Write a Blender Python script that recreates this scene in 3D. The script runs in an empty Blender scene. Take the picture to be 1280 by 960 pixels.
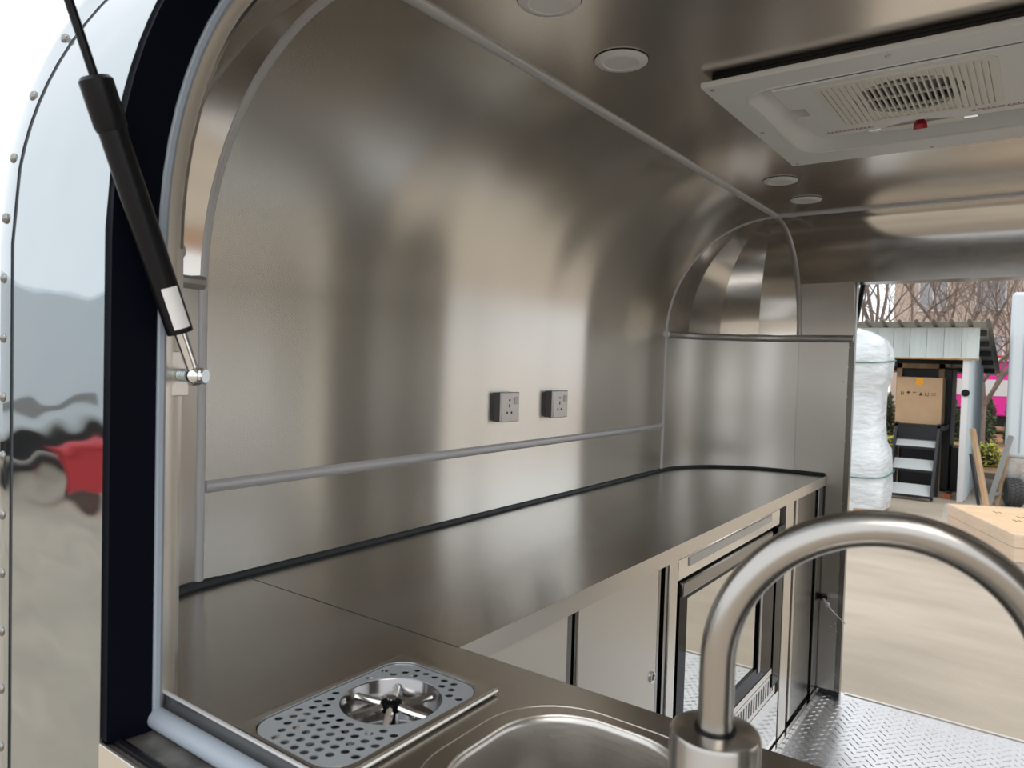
import bpy, bmesh, math, random
from mathutils import Vector, Matrix, noise
from mathutils.geometry import delaunay_2d_cdt

random.seed(7)
S = bpy.context.scene
COL = S.collection
PI = math.pi

# ------------------------------------------------------------------ camera
cd = bpy.data.cameras.new('camera')
cam = bpy.data.objects.new('camera', cd)
COL.objects.link(cam)
cd.sensor_width = 36.0
cd.lens = 36.0 * 913.5 / 1280
cd.clip_start = 0.02
cd.clip_end = 500
cd.dof.use_dof = True
cd.dof.focus_distance = 1.7
cd.dof.aperture_fstop = 8.5
YAW, PITCH, ROLL = 0.62663, -0.03298, 0.02908
_f = Vector((-math.sin(YAW) * math.cos(PITCH), math.cos(YAW) * math.cos(PITCH), math.sin(PITCH)))
_r = Vector((math.cos(YAW), math.sin(YAW), 0))
_u = _r.cross(_f)
_r2 = math.cos(ROLL) * _r + math.sin(ROLL) * _u
_u2 = -math.sin(ROLL) * _r + math.cos(ROLL) * _u
cam.matrix_world = Matrix(((_r2.x, _u2.x, -_f.x, 0.0), (_r2.y, _u2.y, -_f.y, 0.0), (_r2.z, _u2.z, -_f.z, 1.35), (0, 0, 0, 1)))
S.camera = cam

# ------------------------------------------------------------------ sky and exposure
W = bpy.data.worlds.new('overcast_sky')
S.world = W
W.use_nodes = True
bg = W.node_tree.nodes['Background']
bg.inputs['Color'].default_value = (0.93, 0.965, 1.0, 1)
bg.inputs['Strength'].default_value = 1.25
sun_d = bpy.data.lights.new('sun', 'SUN')
sun_d.energy = 0.9
sun_d.angle = math.radians(40)
sun_d.color = (1.0, 0.93, 0.84)
sun = bpy.data.objects.new('sun', sun_d)
COL.objects.link(sun)
sun.rotation_euler = (math.radians(38), 0, math.radians(55))
S.view_settings.view_transform = 'Standard'
S.view_settings.look = 'None'
S.view_settings.gamma = 1
S.view_settings.use_curve_mapping = False
S.view_settings.exposure = 0.2
S.cycles.max_bounces = 14
S.cycles.glossy_bounces = 10
S.cycles.diffuse_bounces = 4

# ------------------------------------------------------------------ materials
MATS = {}


def mat(name, color, rough=0.5, metal=0.0, **k):
    if name in MATS:
        return MATS[name]
    m = bpy.data.materials.new(name)
    m.use_nodes = True
    nt = m.node_tree
    b = nt.nodes['Principled BSDF']
    b.inputs['Base Color'].default_value = (*color, 1)
    b.inputs['Roughness'].default_value = rough
    b.inputs['Metallic'].default_value = metal
    if 'aniso' in k:
        b.inputs['Anisotropic'].default_value = k['aniso']
        c = nt.nodes.new('ShaderNodeCombineXYZ')
        for i, v in enumerate(k['tan']):
            c.inputs[i].default_value = v
        nt.links.new(c.outputs[0], b.inputs['Tangent'])
    tc = nt.nodes.new('ShaderNodeTexCoord')
    last = None
    if 'var' in k:      # colour variation: (scale, amount, stretch)
        sc, amt, st = k['var']
        mp = nt.nodes.new('ShaderNodeMapping')
        mp.inputs['Scale'].default_value = st
        nt.links.new(tc.outputs['Object'], mp.inputs['Vector'])
        n = nt.nodes.new('ShaderNodeTexNoise')
        n.inputs['Scale'].default_value = sc
        n.inputs['Detail'].default_value = 6
        nt.links.new(mp.outputs[0], n.inputs['Vector'])
        r = nt.nodes.new('ShaderNodeValToRGB')
        r.color_ramp.elements[0].position = 0.3
        r.color_ramp.elements[1].position = 0.7
        c2 = k.get('color2')
        lo = tuple(x * (1 - amt) for x in color) if c2 is None else c2
        r.color_ramp.elements[0].color = (*lo, 1)
        r.color_ramp.elements[1].color = (*(min(1, x * (1 + amt)) if c2 is None else x for x in color), 1)
        nt.links.new(n.outputs['Fac'], r.inputs['Fac'])
        nt.links.new(r.outputs['Color'], b.inputs['Base Color'])
    if 'rvar' in k:     # roughness variation: (scale, lo, hi, stretch)
        sc, lo, hi, st = k['rvar']
        mp = nt.nodes.new('ShaderNodeMapping')
        mp.inputs['Scale'].default_value = st
        nt.links.new(tc.outputs['Object'], mp.inputs['Vector'])
        n = nt.nodes.new('ShaderNodeTexNoise')
        n.inputs['Scale'].default_value = sc
        n.inputs['Detail'].default_value = 5
        nt.links.new(mp.outputs[0], n.inputs['Vector'])
        mr = nt.nodes.new('ShaderNodeMapRange')
        mr.inputs['From Min'].default_value = 0.3
        mr.inputs['From Max'].default_value = 0.7
        mr.inputs['To Min'].default_value = lo
        mr.inputs['To Max'].default_value = hi
        nt.links.new(n.outputs['Fac'], mr.inputs['Value'])
        nt.links.new(mr.outputs[0], b.inputs['Roughness'])
    for bp in k.get('bumps', ()):   # (scale, distance, stretch)
        sc, dist, st = bp[:3]
        mp = nt.nodes.new('ShaderNodeMapping')
        mp.inputs['Scale'].default_value = st
        nt.links.new(tc.outputs['Object'], mp.inputs['Vector'])
        n = nt.nodes.new('ShaderNodeTexNoise')
        n.inputs['Scale'].default_value = sc
        n.inputs['Detail'].default_value = bp[3] if len(bp) > 3 else 1.5
        nt.links.new(mp.outputs[0], n.inputs['Vector'])
        bu = nt.nodes.new('ShaderNodeBump')
        bu.inputs['Distance'].default_value = dist
        nt.links.new(n.outputs['Fac'], bu.inputs['Height'])
        if last is not None:
            nt.links.new(last.outputs[0], bu.inputs['Normal'])
        last = bu
    if last is not None:
        nt.links.new(last.outputs[0], b.inputs['Normal'])
    if 'spec' in k:
        b.inputs['Specular IOR Level'].default_value = k['spec']
    if 'alpha' in k:
        b.inputs['Alpha'].default_value = k['alpha']
    if 'trans' in k:
        b.inputs['Transmission Weight'].default_value = k['trans']
        b.inputs['IOR'].default_value = k.get('ior', 1.45)
    if 'coat' in k:
        b.inputs['Coat Weight'].default_value = k['coat']
    MATS[name] = m
    return m


ONE = (1, 1, 1)
STEEL = (0.69, 0.672, 0.63)
M_WALL = mat('brushed_steel_wall', STEEL, 0.24, 1, aniso=0.9, tan=(0, 0, 1),
             bumps=[(2.3, 0.0085, (1, 1.9, 0.35), 0.0)])
M_CEIL = mat('brushed_steel_ceiling', (0.66, 0.625, 0.585), 0.19, 1, aniso=0.6, tan=(1, 0, 0),
             bumps=[(1.7, 0.010, ONE, 0.0)])
M_END = mat('brushed_steel_end', (0.62, 0.595, 0.56), 0.31, 1, aniso=0.6, tan=(1, 0, 0),
            bumps=[(2.6, 0.007, (1, 1, 1.3), 0.0)])
M_GORE = mat('polished_steel_gore', (0.66, 0.63, 0.59), 0.14, 1, bumps=[(3, 0.002, ONE, 0.0)])
M_TOP = mat('brushed_steel_worktop', (0.60, 0.575, 0.545), 0.22, 1, aniso=0.5, tan=(1, 0, 0),
            bumps=[(2.0, 0.002, ONE, 0.0)])
M_DOOR = mat('satin_steel_door', (0.90, 0.84, 0.75), 0.36, 0.55, bumps=[(3, 0.002, ONE, 0.5)])
M_EDGE = mat('satin_steel_edge', (0.80, 0.755, 0.69), 0.30, 0.85)
M_MIRROR = mat('polished_steel_kick', (0.72, 0.71, 0.69), 0.09, 1, bumps=[(4, 0.001, ONE, 0.5)])
M_DARKST = mat('dark_steel_post', (0.30, 0.29, 0.275), 0.25, 1, bumps=[(4, 0.002, ONE, 0.5)])
M_CHROME = mat('polished_outer_skin', (0.44, 0.48, 0.505), 0.05, 1, bumps=[(2.2, 0.008, (1, 1, 1.8), 0.0), (13, 0.0012, (1, 1, 1.5), 0.0)])
M_TRIM = mat('aluminium_trim', (0.74, 0.74, 0.76), 0.38, 0.25)
M_TRIMD = mat('aluminium_trim_dull', (0.52, 0.50, 0.50), 0.3, 0.55)
M_SEALANT = mat('grey_sealant', (0.36, 0.41, 0.475), 0.45, 0, bumps=[(40, 0.0008, ONE)])
M_BLACKSEAL = mat('dark_sealant', (0.035, 0.043, 0.05), 0.45, bumps=[(50, 0.0012, ONE)])
M_BLACK = mat('black_plastic', (0.006, 0.006, 0.008), 0.32, spec=0.25)
M_BLACKG = mat('black_gloss', (0.005, 0.005, 0.006), 0.08, spec=0.08)
M_JAMB = mat('black_jamb', (0.003, 0.004, 0.009), 0.5, spec=0.06)
M_SILL = mat('weathered_sill', (0.30, 0.28, 0.26), 0.42, 0.8, var=(25, 0.35, ONE), bumps=[(60, 0.0005, ONE)])
M_NICKEL = mat('brushed_nickel', (0.46, 0.435, 0.405), 0.24, 1, aniso=0.3, tan=(0, 0, 1))
M_CHR = mat('bright_chrome', (0.80, 0.80, 0.80), 0.07, 1)
M_TRAYP = mat('satin_tray_plate', (0.52, 0.565, 0.61), 0.38, 0.35)
M_RINSE = mat('rinser_steel', (0.34, 0.33, 0.33), 0.16, 1)
M_BOWL = mat('sink_steel', (0.70, 0.67, 0.63), 0.34, 1, bumps=[(150, 0.0002, (0.05, 1, 1))])
M_TREAD = mat('tread_plate', (0.74, 0.745, 0.76), 0.27, 1, rvar=(9, 0.2, 0.36, ONE))
M_WHITEP = mat('white_plastic', (0.93, 0.94, 0.935), 0.42)
M_CREAMP = mat('cream_plastic', (0.92, 0.895, 0.83), 0.45)
M_LAMP = mat('lamp_white', (0.90, 0.89, 0.89), 0.4)
M_LAMPD = mat('lamp_diffuser', (0.84, 0.835, 0.83), 0.3)
M_RED = mat('red_plastic', (0.55, 0.015, 0.03), 0.35)
M_REDINK = mat('red_ink', (0.40, 0.06, 0.08), 0.6)
M_SOCK = mat('socket_plate', (0.80, 0.785, 0.77), 0.34, 0.5)
M_SOCKD = mat('socket_box', (0.13, 0.12, 0.12), 0.5)
M_GLASS = mat('dark_mirror_glass', (0.66, 0.66, 0.63), 0.03, 1.0)
M_SILV = mat('silver_sticker', (0.72, 0.72, 0.70), 0.4, 0.4)
M_ZINC = mat('zinc', (0.50, 0.58, 0.58), 0.3, 0.9)

M_CONC = mat('yard_concrete', (0.40, 0.342, 0.272), 0.85, 0, var=(0.9, 0.16, (1, 2.5, 1)), bumps=[(30, 0.004, ONE, 4)])
M_SOIL = mat('garden_soil', (0.30, 0.17, 0.09), 0.95, 0, var=(2.5, 0.4, ONE), bumps=[(8, 0.05, ONE, 4)])
M_SHEDW = mat('shed_siding', (0.60, 0.66, 0.65), 0.5, 0.0, var=(3, 0.12, (1, 1, 0.3)))
M_SHEDW2 = mat('shed_siding_blue', (0.55, 0.62, 0.66), 0.5, 0.0, var=(3, 0.10, (1, 1, 0.3)))
M_RUST = mat('rusty_edge', (0.42, 0.26, 0.13), 0.7, 0, var=(12, 0.3, ONE))
M_ROOF = mat('shed_roof', (0.33, 0.32, 0.29), 0.7, 0, var=(4, 0.25, ONE))
M_DARKIN = mat('dark_timber', (0.035, 0.03, 0.028), 0.7)
M_CARD = mat('cardboard', (0.50, 0.335, 0.20), 0.8, 0, var=(4, 0.08, ONE))
M_CARD2 = mat('pale_cardboard', (0.66, 0.46, 0.28), 0.8, 0, var=(5, 0.08, ONE))
M_INK = mat('print_ink', (0.03, 0.025, 0.02), 0.8)
M_ORANGE = mat('orange_sticker', (0.85, 0.38, 0.02), 0.6)
M_STEPW = mat('step_tread_grey', (0.52, 0.55, 0.56), 0.6, 0.2)
M_BLACKF = mat('black_frame', (0.012, 0.013, 0.016), 0.4)
M_WOOD = mat('old_wood', (0.36, 0.24, 0.14), 0.8, 0, var=(6, 0.35, (1, 1, 0.2)), bumps=[(20, 0.004, (1, 1, 0.2))])
M_GREYW = mat('grey_ladder', (0.27, 0.27, 0.26), 0.7, 0.2)
M_FILM = mat('stretch_film', (0.62, 0.665, 0.70), 0.3, 0, var=(3, 0.14, (1, 1, 2.5)), bumps=[(5, 0.03, (1, 1, 2.5), 4)])
M_CLEAR = mat('clear_film', (0.80, 0.82, 0.84), 0.2, 0, alpha=0.22, bumps=[(9, 0.03, (1, 1, 3), 4)])
M_STRAP = mat('green_strap', (0.06, 0.16, 0.13), 0.5)
M_BRICK = mat('red_brick', (0.46, 0.13, 0.05), 0.85, 0, var=(20, 0.25, ONE))
M_TYRE = mat('tyre_rubber', (0.05, 0.05, 0.052), 0.75)
M_TRUCK = mat('trailer_white', (0.62, 0.68, 0.72), 0.3, 0.0)
M_PINK = mat('magenta_panel', (0.80, 0.03, 0.34), 0.45)
M_WHITEB = mat('white_panel', (0.68, 0.68, 0.68), 0.5)
M_BEIGE = mat('beige_render', (0.50, 0.41, 0.35), 0.85, 0, var=(0.5, 0.06, ONE))
M_WINB = mat('window_glass_far', (0.33, 0.36, 0.39), 0.15)
M_BARK = mat('bare_bark', (0.20, 0.155, 0.13), 0.9, 0, var=(8, 0.25, ONE))
M_LEAF = mat('hedge_leaf', (0.075, 0.105, 0.04), 0.7, 0, var=(6, 0.45, ONE))
M_LEAFY = mat('yellow_green_leaf', (0.48, 0.52, 0.05), 0.7, 0, var=(6, 0.3, ONE))
M_REDC = mat('red_canopy', (0.55, 0.04, 0.05), 0.5)


# ------------------------------------------------------------------ mesh helpers
class MB:
    def __init__(s):
        s.v = []
        s.f = []

    def add(s, vs, fs):
        o = len(s.v)
        s.v += [tuple(p) for p in vs]
        s.f += [tuple(i + o for i in f) for f in fs]
        return s

    def box(s, x0, x1, y0, y1, z0, z1):
        return s.add([(x0, y0, z0), (x1, y0, z0), (x1, y1, z0), (x0, y1, z0), (x0, y0, z1), (x1, y0, z1), (x1, y1, z1), (x0, y1, z1)],
                     [(3, 2, 1, 0), (4, 5, 6, 7), (0, 1, 5, 4), (1, 2, 6, 5), (2, 3, 7, 6), (3, 0, 4, 7)])

    def obox(s, c, ax, ay, az, hx, hy, hz):
        c, ax, ay, az = Vector(c), Vector(ax).normalized(), Vector(ay).normalized(), Vector(az).normalized()
        vs = [c + ax * hx * i + ay * hy * j + az * hz * k for k in (-1, 1) for i, j in ((-1, -1), (1, -1), (1, 1), (-1, 1))]
        return s.add(vs, [(3, 2, 1, 0), (4, 5, 6, 7), (0, 1, 5, 4), (1, 2, 6, 5), (2, 3, 7, 6), (3, 0, 4, 7)])

    def bar(s, a, b, w, h, up=(0, 0, 1)):
        a, b = Vector(a), Vector(b)
        d = (b - a)
        L = d.length
        d.normalize()
        side = d.cross(Vector(up))
        if side.length < 1e-4:
            side = d.cross(Vector((1, 0, 0)))
        side.normalize()
        u2 = side.cross(d)
        return s.obox((a + b) / 2, d, side, u2, L / 2, w / 2, h / 2)

    def tube(s, path, r, n=12, caps=True, flat=None):
        path = [Vector(p) for p in path]
        rs = r if isinstance(r, (list, tuple)) else [r] * len(path)
        rings = []
        prev = None
        for i, p in enumerate(path):
            t = (path[min(i + 1, len(path) - 1)] - path[max(i - 1, 0)]).normalized()
            if prev is None:
                a = Vector((0, 0, 1)) if abs(t.z) < 0.9 else Vector((1, 0, 0))
                nrm = t.cross(a).normalized()
            else:
                nrm = (prev - t * prev.dot(t)).normalized()
            prev = nrm
            bn = t.cross(nrm)
            rings.append([p + (nrm * math.cos(2 * PI * k / n) + bn * math.sin(2 * PI * k / n)) * rs[i] for k in range(n)])
        vs = [v for ring in rings for v in ring]
        fs = [(i * n + k, i * n + (k + 1) % n, (i + 1) * n + (k + 1) % n, (i + 1) * n + k) for i in range(len(path) - 1) for k in range(n)]
        if caps:
            fs.append(tuple(reversed(range(n))))
            fs.append(tuple((len(path) - 1) * n + k for k in range(n)))
        return s.add(vs, fs)

    def lathe(s, prof, c=(0, 0, 0), n=32, axis=(0, 0, 1), open0=False):
        ax = Vector(axis).normalized()
        a = Vector((1, 0, 0)) if abs(ax.x) < 0.9 else Vector((0, 1, 0))
        e1 = (a - ax * a.dot(ax)).normalized()
        e2 = ax.cross(e1)
        c = Vector(c)
        vs = [c + ax * h + (e1 * math.cos(2 * PI * k / n) + e2 * math.sin(2 * PI * k / n)) * r for r, h in prof for k in range(n)]
        fs = [(i * n + k, i * n + (k + 1) % n, (i + 1) * n + (k + 1) % n, (i + 1) * n + k) for i in range(len(prof) - 1) for k in range(n)]
        if prof[0][0] > 1e-6 and not open0:
            fs.append(tuple(reversed(range(n))))
        if prof[-1][0] > 1e-6:
            fs.append(tuple((len(prof) - 1) * n + k for k in range(n)))
        return s.add(vs, fs)

    def grid(s, rows):
        n = len(rows[0])
        vs = [p for r in rows for p in r]
        return s.add(vs, [(i * n + k, i * n + k + 1, (i + 1) * n + k + 1, (i + 1) * n + k) for i in range(len(rows) - 1) for k in range(n - 1)])

    def plate(s, outer, holes, z0, z1, fn=None):
        """flat plate with holes; outer ccw; fn maps (x, y, z) to world"""
        fn = fn or (lambda x, y, z: (x, y, z))
        pts = []
        edges = []
        loops = [outer] + list(holes)
        for lp in loops:
            o = len(pts)
            pts += [Vector((p[0], p[1])) for p in lp]
            edges += [(o + i, o + (i + 1) % len(lp)) for i in range(len(lp))]
        V, E, F, _, _, _ = delaunay_2d_cdt(pts, edges, [], 0, 1e-7)

        def inside(p, lp):
            c = False
            for i in range(len(lp)):
                (xa, ya), (xb, yb) = lp[i][:2], lp[i - 1][:2]
                if (ya > p.y) != (yb > p.y) and p.x < (xb - xa) * (p.y - ya) / (yb - ya) + xa:
                    c = not c
            return c
        bbs = [(min(q[0] for q in h), max(q[0] for q in h), min(q[1] for q in h), max(q[1] for q in h)) for h in holes]
        keep = []
        for f in F:
            m_ = sum((V[i] for i in f), Vector((0, 0))) / len(f)
            if inside(m_, outer) and not any(b[0] <= m_.x <= b[1] and b[2] <= m_.y <= b[3] and inside(m_, h) for b, h in zip(bbs, holes)):
                keep.append(f)
        F = keep
        n = len(V)
        vs = [fn(p.x, p.y, z1) for p in V] + [fn(p.x, p.y, z0) for p in V]
        fs = [tuple(f) for f in F] + [tuple(i + n for i in reversed(f)) for f in F]
        s.add(vs, fs)
        for li, lp in enumerate(loops):
            m = len(lp)
            a = [fn(p[0], p[1], z1) for p in lp] + [fn(p[0], p[1], z0) for p in lp]
            s.add(a, [(i, m + i, m + (i + 1) % m, (i + 1) % m) for i in range(m)])
        return s

    def build(s, name, m, parent=None, smooth=True, bevel=0, seg=2, ang=35, solid=0, loc=None):
        me = bpy.data.meshes.new(name)
        me.from_pydata(s.v, [], s.f)
        bm = bmesh.new()
        bm.from_mesh(me)
        bmesh.ops.remove_doubles(bm, verts=bm.verts, dist=1e-6)
        bmesh.ops.recalc_face_normals(bm, faces=bm.faces)
        if solid:       # give the sheet a second face and a rim of its own; solid > 0 thickens away from the room's middle
            bm.normal_update()
            bm.verts.ensure_lookup_table()
            ref = Vector((-0.24, 1.85, 1.0))
            acc = sum((v.normal.dot(v.co - ref) for v in bm.verts))
            sg_ = 1 if acc > 0 else -1
            t_ = solid * sg_
            if sg_ > 0:
                bmesh.ops.reverse_faces(bm, faces=bm.faces)
            old = list(bm.verts)
            fcs = list(bm.faces)
            rim = [tuple(e.verts) for e in bm.edges if len(e.link_faces) == 1]
            nb_ = {v: bm.verts.new(v.co + v.normal * t_) for v in old}
            for f_ in fcs:
                bm.faces.new([nb_[v] for v in reversed(f_.verts)])
            for a_, b_ in rim:
                bm.faces.new([bm.verts.new(v.co) for v in (a_, b_, nb_[b_], nb_[a_])])
        bm.to_mesh(me)
        bm.free()
        me.materials.append(m)
        if smooth:
            me.polygons.foreach_set('use_smooth', [True] * len(me.polygons))
            me.set_sharp_from_angle(angle=math.radians(ang))
        o = bpy.data.objects.new(name, me)
        COL.objects.link(o)
        if parent is not None:
            o.parent = parent
        if loc:
            o.location = loc
        if bevel:
            md = o.modifiers.new('bevel', 'BEVEL')
            md.width = bevel
            md.segments = seg
            md.limit_method = 'ANGLE'
            md.angle_limit = math.radians(40)
        return o


def tag(o, label, cat=None, group=None):
    o['label'] = label
    if cat:
        o['category'] = cat
    if group:
        o['group'] = group
    return o


def struct(o, label=None):
    o['kind'] = 'structure'
    if label:
        o['label'] = label
    return o


def thing(name, label, cat, loc=(0, 0, 0), group=None):
    o = bpy.data.objects.new(name, None)
    o.empty_display_size = 0.05
    COL.objects.link(o)
    o.location = loc
    o['base'] = 1
    tag(o, label, cat, group)
    return o


def settle(root):
    """keep children at their world place although the Empty sits at the thing's base"""
    L = root.location.copy()
    for c in root.children:
        c.location = c.location - L
    return root


def rrect(x0, x1, y0, y1, r, n=8):
    out = []
    for cx, cy, a0 in ((x1 - r, y0 + r, -PI / 2), (x1 - r, y1 - r, 0), (x0 + r, y1 - r, PI / 2), (x0 + r, y0 + r, PI)):
        out += [(cx + r * math.cos(a0 + PI / 2 * i / n), cy + r * math.sin(a0 + PI / 2 * i / n)) for i in range(n + 1)]
    return out


def circ(cx, cy, r, n=12):
    return [(cx + r * math.cos(2 * PI * i / n), cy + r * math.sin(2 * PI * i / n)) for i in range(n)]


# ------------------------------------------------------------------ trailer shell: shared numbers
XL, XR, XM = -1.265, 0.785, -0.24          # side walls, centre line
AX, AXR = -0.836, 0.356                    # where the side curves meet the flat ceiling
RX = AX - XL                               # 0.429
Z0, ZC = 1.475, 1.92                       # spring line, ceiling
RZ = ZC - Z0
Y1, Y2 = 0.76, 2.818                       # arches
YN, YF = 0.49, 3.215                       # end walls
BN, BF = Y1 - YN, YF - Y2
ZTRIM = 1.095
ZW = 0.907                                 # worktop
DJ = -0.62                                 # door jamb
DJR = 0.33
DTOP = 1.70
WJ = -0.865                                # hatch window jamb
WJR = 2 * XM - WJ
WTH = math.radians(62)                     # top of hatch window on the end curve
mirx = lambda x: 2 * XM - x


def arch(th, d=0.0):
    """side curve, th 0 = spring line, 90 deg = ceiling; d = distance outwards"""
    return AX - (RX + d) * math.cos(th), Z0 + (RZ + d) * math.sin(th)


TH = [PI / 2 * i / 16 for i in range(17)]


def sheet(rows, name, m, parent=None, thick=0.004, flip=False, ang=40):
    rows = [list(reversed(r)) for r in rows] if flip else rows
    return MB().grid(rows).build(name, m, parent, solid=thick, ang=ang)


# floor ------------------------------------------------------------
floor = struct(MB().box(XL, XR, YN, YF + 0.06, -0.06, 0).build('floor', M_TREAD), 'bright aluminium tread plate floor of the trailer')
lug = MB()
px = 0.0345
j = 0
y = 0.98
while y < YF + 0.03:
    x = -0.69 + (px / 2 if j % 2 else 0)
    i = 0
    while x < XR - 0.03:
        a = math.radians(32 if (i + j) % 2 else -58) + math.radians(14)
        dx, dy = math.cos(a) * 0.0125, math.sin(a) * 0.0125
        nx, ny = -math.sin(a) * 0.0034, math.cos(a) * 0.0034
        lug.add([(x - dx, y - dy, 0), (x + nx, y + ny, 0), (x + dx, y + dy, 0), (x - nx, y - ny, 0),
                 (x - dx * .7, y - dy * .7, .0016), (x + nx * .5, y + ny * .5, .0022), (x + dx * .7, y + dy * .7, .0016), (x - nx * .5, y - ny * .5, .0022)],
                [(0, 1, 5, 4), (1, 2, 6, 5), (2, 3, 7, 6), (3, 0, 4, 7), (4, 5, 6, 7)])
        x += px
        i += 1
    y += px * 0.62
    j += 1
lg = lug.build('tread_lugs', M_TREAD, floor, ang=80)
lg['kind'] = 'stuff'
MB().box(DJ + 0.01, DJR - 0.01, YF + 0.045, YF + 0.062, -0.06, 0.004).build('threshold_strip', M_EDGE, floor, bevel=0.002)
MB().box(-0.708, -0.694, 0.87, YF - 0.005, 0.0, 0.018).build('toe_rail', M_MIRROR, floor, bevel=0.002)

# ceiling ------------------------------------------------------------
ceiling = struct(MB().plate([(AX, Y1), (AXR, Y1), (AXR, Y2), (AX, Y2)], [[(-0.535, 1.45), (0.06, 1.45), (0.06, 1.985), (-0.535, 1.985)]], ZC, ZC + 0.004).build('ceiling', M_CEIL),
                 'flat brushed stainless steel ceiling sheet')


# side walls ------------------------------------------------------------
def side_rows(z_from, mir=False, ya=Y1, yb=Y2, n=24):
    prof = [(XL, z_from), (XL, (z_from + Z0) / 2)] + [arch(t) for t in TH]
    return [[(mirx(x) if mir else x, ya + (yb - ya) * k / n, z) for x, z in prof] for k in range(n + 1)]


wall_left = struct(sheet(side_rows(ZTRIM), 'wall_left', M_WALL), 'curved brushed stainless steel side wall sheet above the long worktop')
sheet([[(XL - 0.001, Y1 + (Y2 - Y1) * k / 12, z) for z in (0, ZW, ZTRIM + 0.01)] for k in range(13)], 'lower_panel', M_WALL, wall_left)
# unseen opposite wall; serving opening inferred from reflections, enlarged to light the interior
wall_right = struct(MB().plate([(Y1, 0), (Y2, 0), (Y2, Z0), (Y1, Z0)], [rrect(0.92, 2.35, 0.94, 1.465, 0.04)], 0, 0.004,
                               lambda a, b, c: (XR + c, a, b)).build('wall_right', M_WALL), 'brushed steel side wall with an unseen serving opening added for light')
sheet([[(mirx(arch(t)[0]), Y1 + (Y2 - Y1) * k / 12, arch(t)[1]) for t in TH] for k in range(13)], 'upper_panel', M_WALL, wall_right)


# end walls ------------------------------------------------------------
def end_pt(ph, th, far, mir=False, d=0.0):
    b = BF if far else BN
    x = AX - (RX + d) * math.cos(th) * math.cos(ph)
    y = (Y2 + (b + d) * math.cos(th) * math.sin(ph)) if far else (Y1 - (b + d) * math.cos(th) * math.sin(ph))
    return (mirx(x) if mir else x, y, Z0 + (RZ + d) * math.sin(th))


def ph_end(th, far):
    if far:
        return PI / 2
    return math.acos(min(1.0, (AX - WJ) / RX / max(1e-6, math.cos(th))))


def corner_low(far, mir, z0=0.0):
    rows = []
    for k in range(13):
        p = end_pt(ph_end(0, far) * k / 12, 0, far, mir)
        rows.append([(p[0], p[1], z) for z in (z0, 0.5, 0.9, 1.2, Z0)])
    return rows


wall_far = struct(MB().plate([(AX, 0), (DJ, 0), (DJ, Z0), (AX, Z0)], [], 0, 0.028, lambda a, b, c: (a, YF + c, b)).build('wall_far', M_END),
                  'stainless steel end wall with the open doorway')
MB().plate([(DJR, 0), (AXR, 0), (AXR, Z0), (DJR, Z0)], [], 0, 0.03, lambda a, b, c: (a, YF + c, b)).build('flat_panel', M_END, wall_far)
for mir in (False, True):
    sheet(corner_low(True, mir), 'corner_panel', M_END, wall_far)
    for g in range(4):
        p0, p1 = PI / 2 * g / 4, PI / 2 * (g + 1) / 4
        sheet([[end_pt(p, t, True, mir, 0.0005 * (g % 2)) for t in TH] for p in (p0, p1)], 'gore_panel', M_GORE, wall_far, ang=20)
for g in range(1, 4):
    MB().tube([end_pt(PI / 2 * g / 4, t, True, False, -0.0004) for t in TH[:-1]], 0.0016, 5).build('gore_seam', M_BLACKSEAL, wall_far)
# header above the doorway, curved, with the doorway cut below it
thd = math.asin((DTOP - Z0) / RZ)
HT = [thd + (PI / 2 - thd) * i / 12 for i in range(13)]
sheet([[(AX + (AXR - AX) * k / 8, Y2 + BF * math.cos(t), Z0 + RZ * math.sin(t)) for t in HT] for k in range(9)], 'header_panel', M_GORE, wall_far)
LT = [thd * i / 6 for i in range(7)]
for xa, xb in ((AX, DJ), (DJR, AXR)):
    sheet([[(x, Y2 + BF * math.cos(t), Z0 + RZ * math.sin(t)) for t in LT] for x in (xa, (xa + xb) / 2, xb)], 'side_header_panel', M_END, wall_far)
yh = Y2 + BF * math.cos(thd)
# door frame reveal
MB().box(DJ - 0.02, DJ + 0.001, YF - 0.001, YF + 0.031, 0.0, DTOP + 0.002).build('door_jamb', M_DARKST, wall_far)
MB().box(DJR - 0.001, DJR + 0.02, YF - 0.002, YF + 0.07, 0.0, DTOP + 0.002).build('door_jamb', M_DARKST, wall_far)
MB().box(DJ - 0.02, DJR + 0.02, yh + 0.001, YF + 0.07, DTOP, DTOP + 0.02).build('door_lintel', M_DARKST, wall_far)
MB().box(-0.70, DJ - 0.001, YF - 0.006, YF - 0.0005, 0.0, 0.018).build('floor_seal', M_BLACKSEAL, wall_far)
# rivets round the doorway
rv = MB().lathe([(0.0032, 0), (0.003, 0.0012), (0.0015, 0.002), (0, 0.0022)], n=8, axis=(0, -1, 0))
rv0 = None
for (rx_, rz_) in [(-0.640, z) for z in (0.09, 0.27, 0.45, 0.62, 0.80, 1.06, 1.24, 1.36, 1.44)] + [(-0.655, 1.30), (-0.648, 0.30), (-0.663, 0.285), (-0.65, 0.255)]:
    if rv0 is None:
        rv0 = rv.build('rivet', M_EDGE, wall_far)
        o = rv0
    else:
        o = rv0.copy()
        COL.objects.link(o)
    o.location = (rx_, YF, rz_)
for rx_ in (-0.70, -0.60, -0.48, -0.36, -0.24, -0.12, 0.0, 0.12):
    o = rv0.copy()
    COL.objects.link(o)
    th_ = math.asin((DTOP + 0.035 - Z0) / RZ)
    o.location = (rx_, Y2 + BF * math.cos(th_), DTOP + 0.035)
    o.rotation_euler = (math.radians(28), 0, 0)
for z_ in (1.50, 1.60):
    o = rv0.copy()
    COL.objects.link(o)
    o.location = (-0.645, Y2 + BF * math.cos(math.asin((z_ - Z0) / RZ)), z_)

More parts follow.
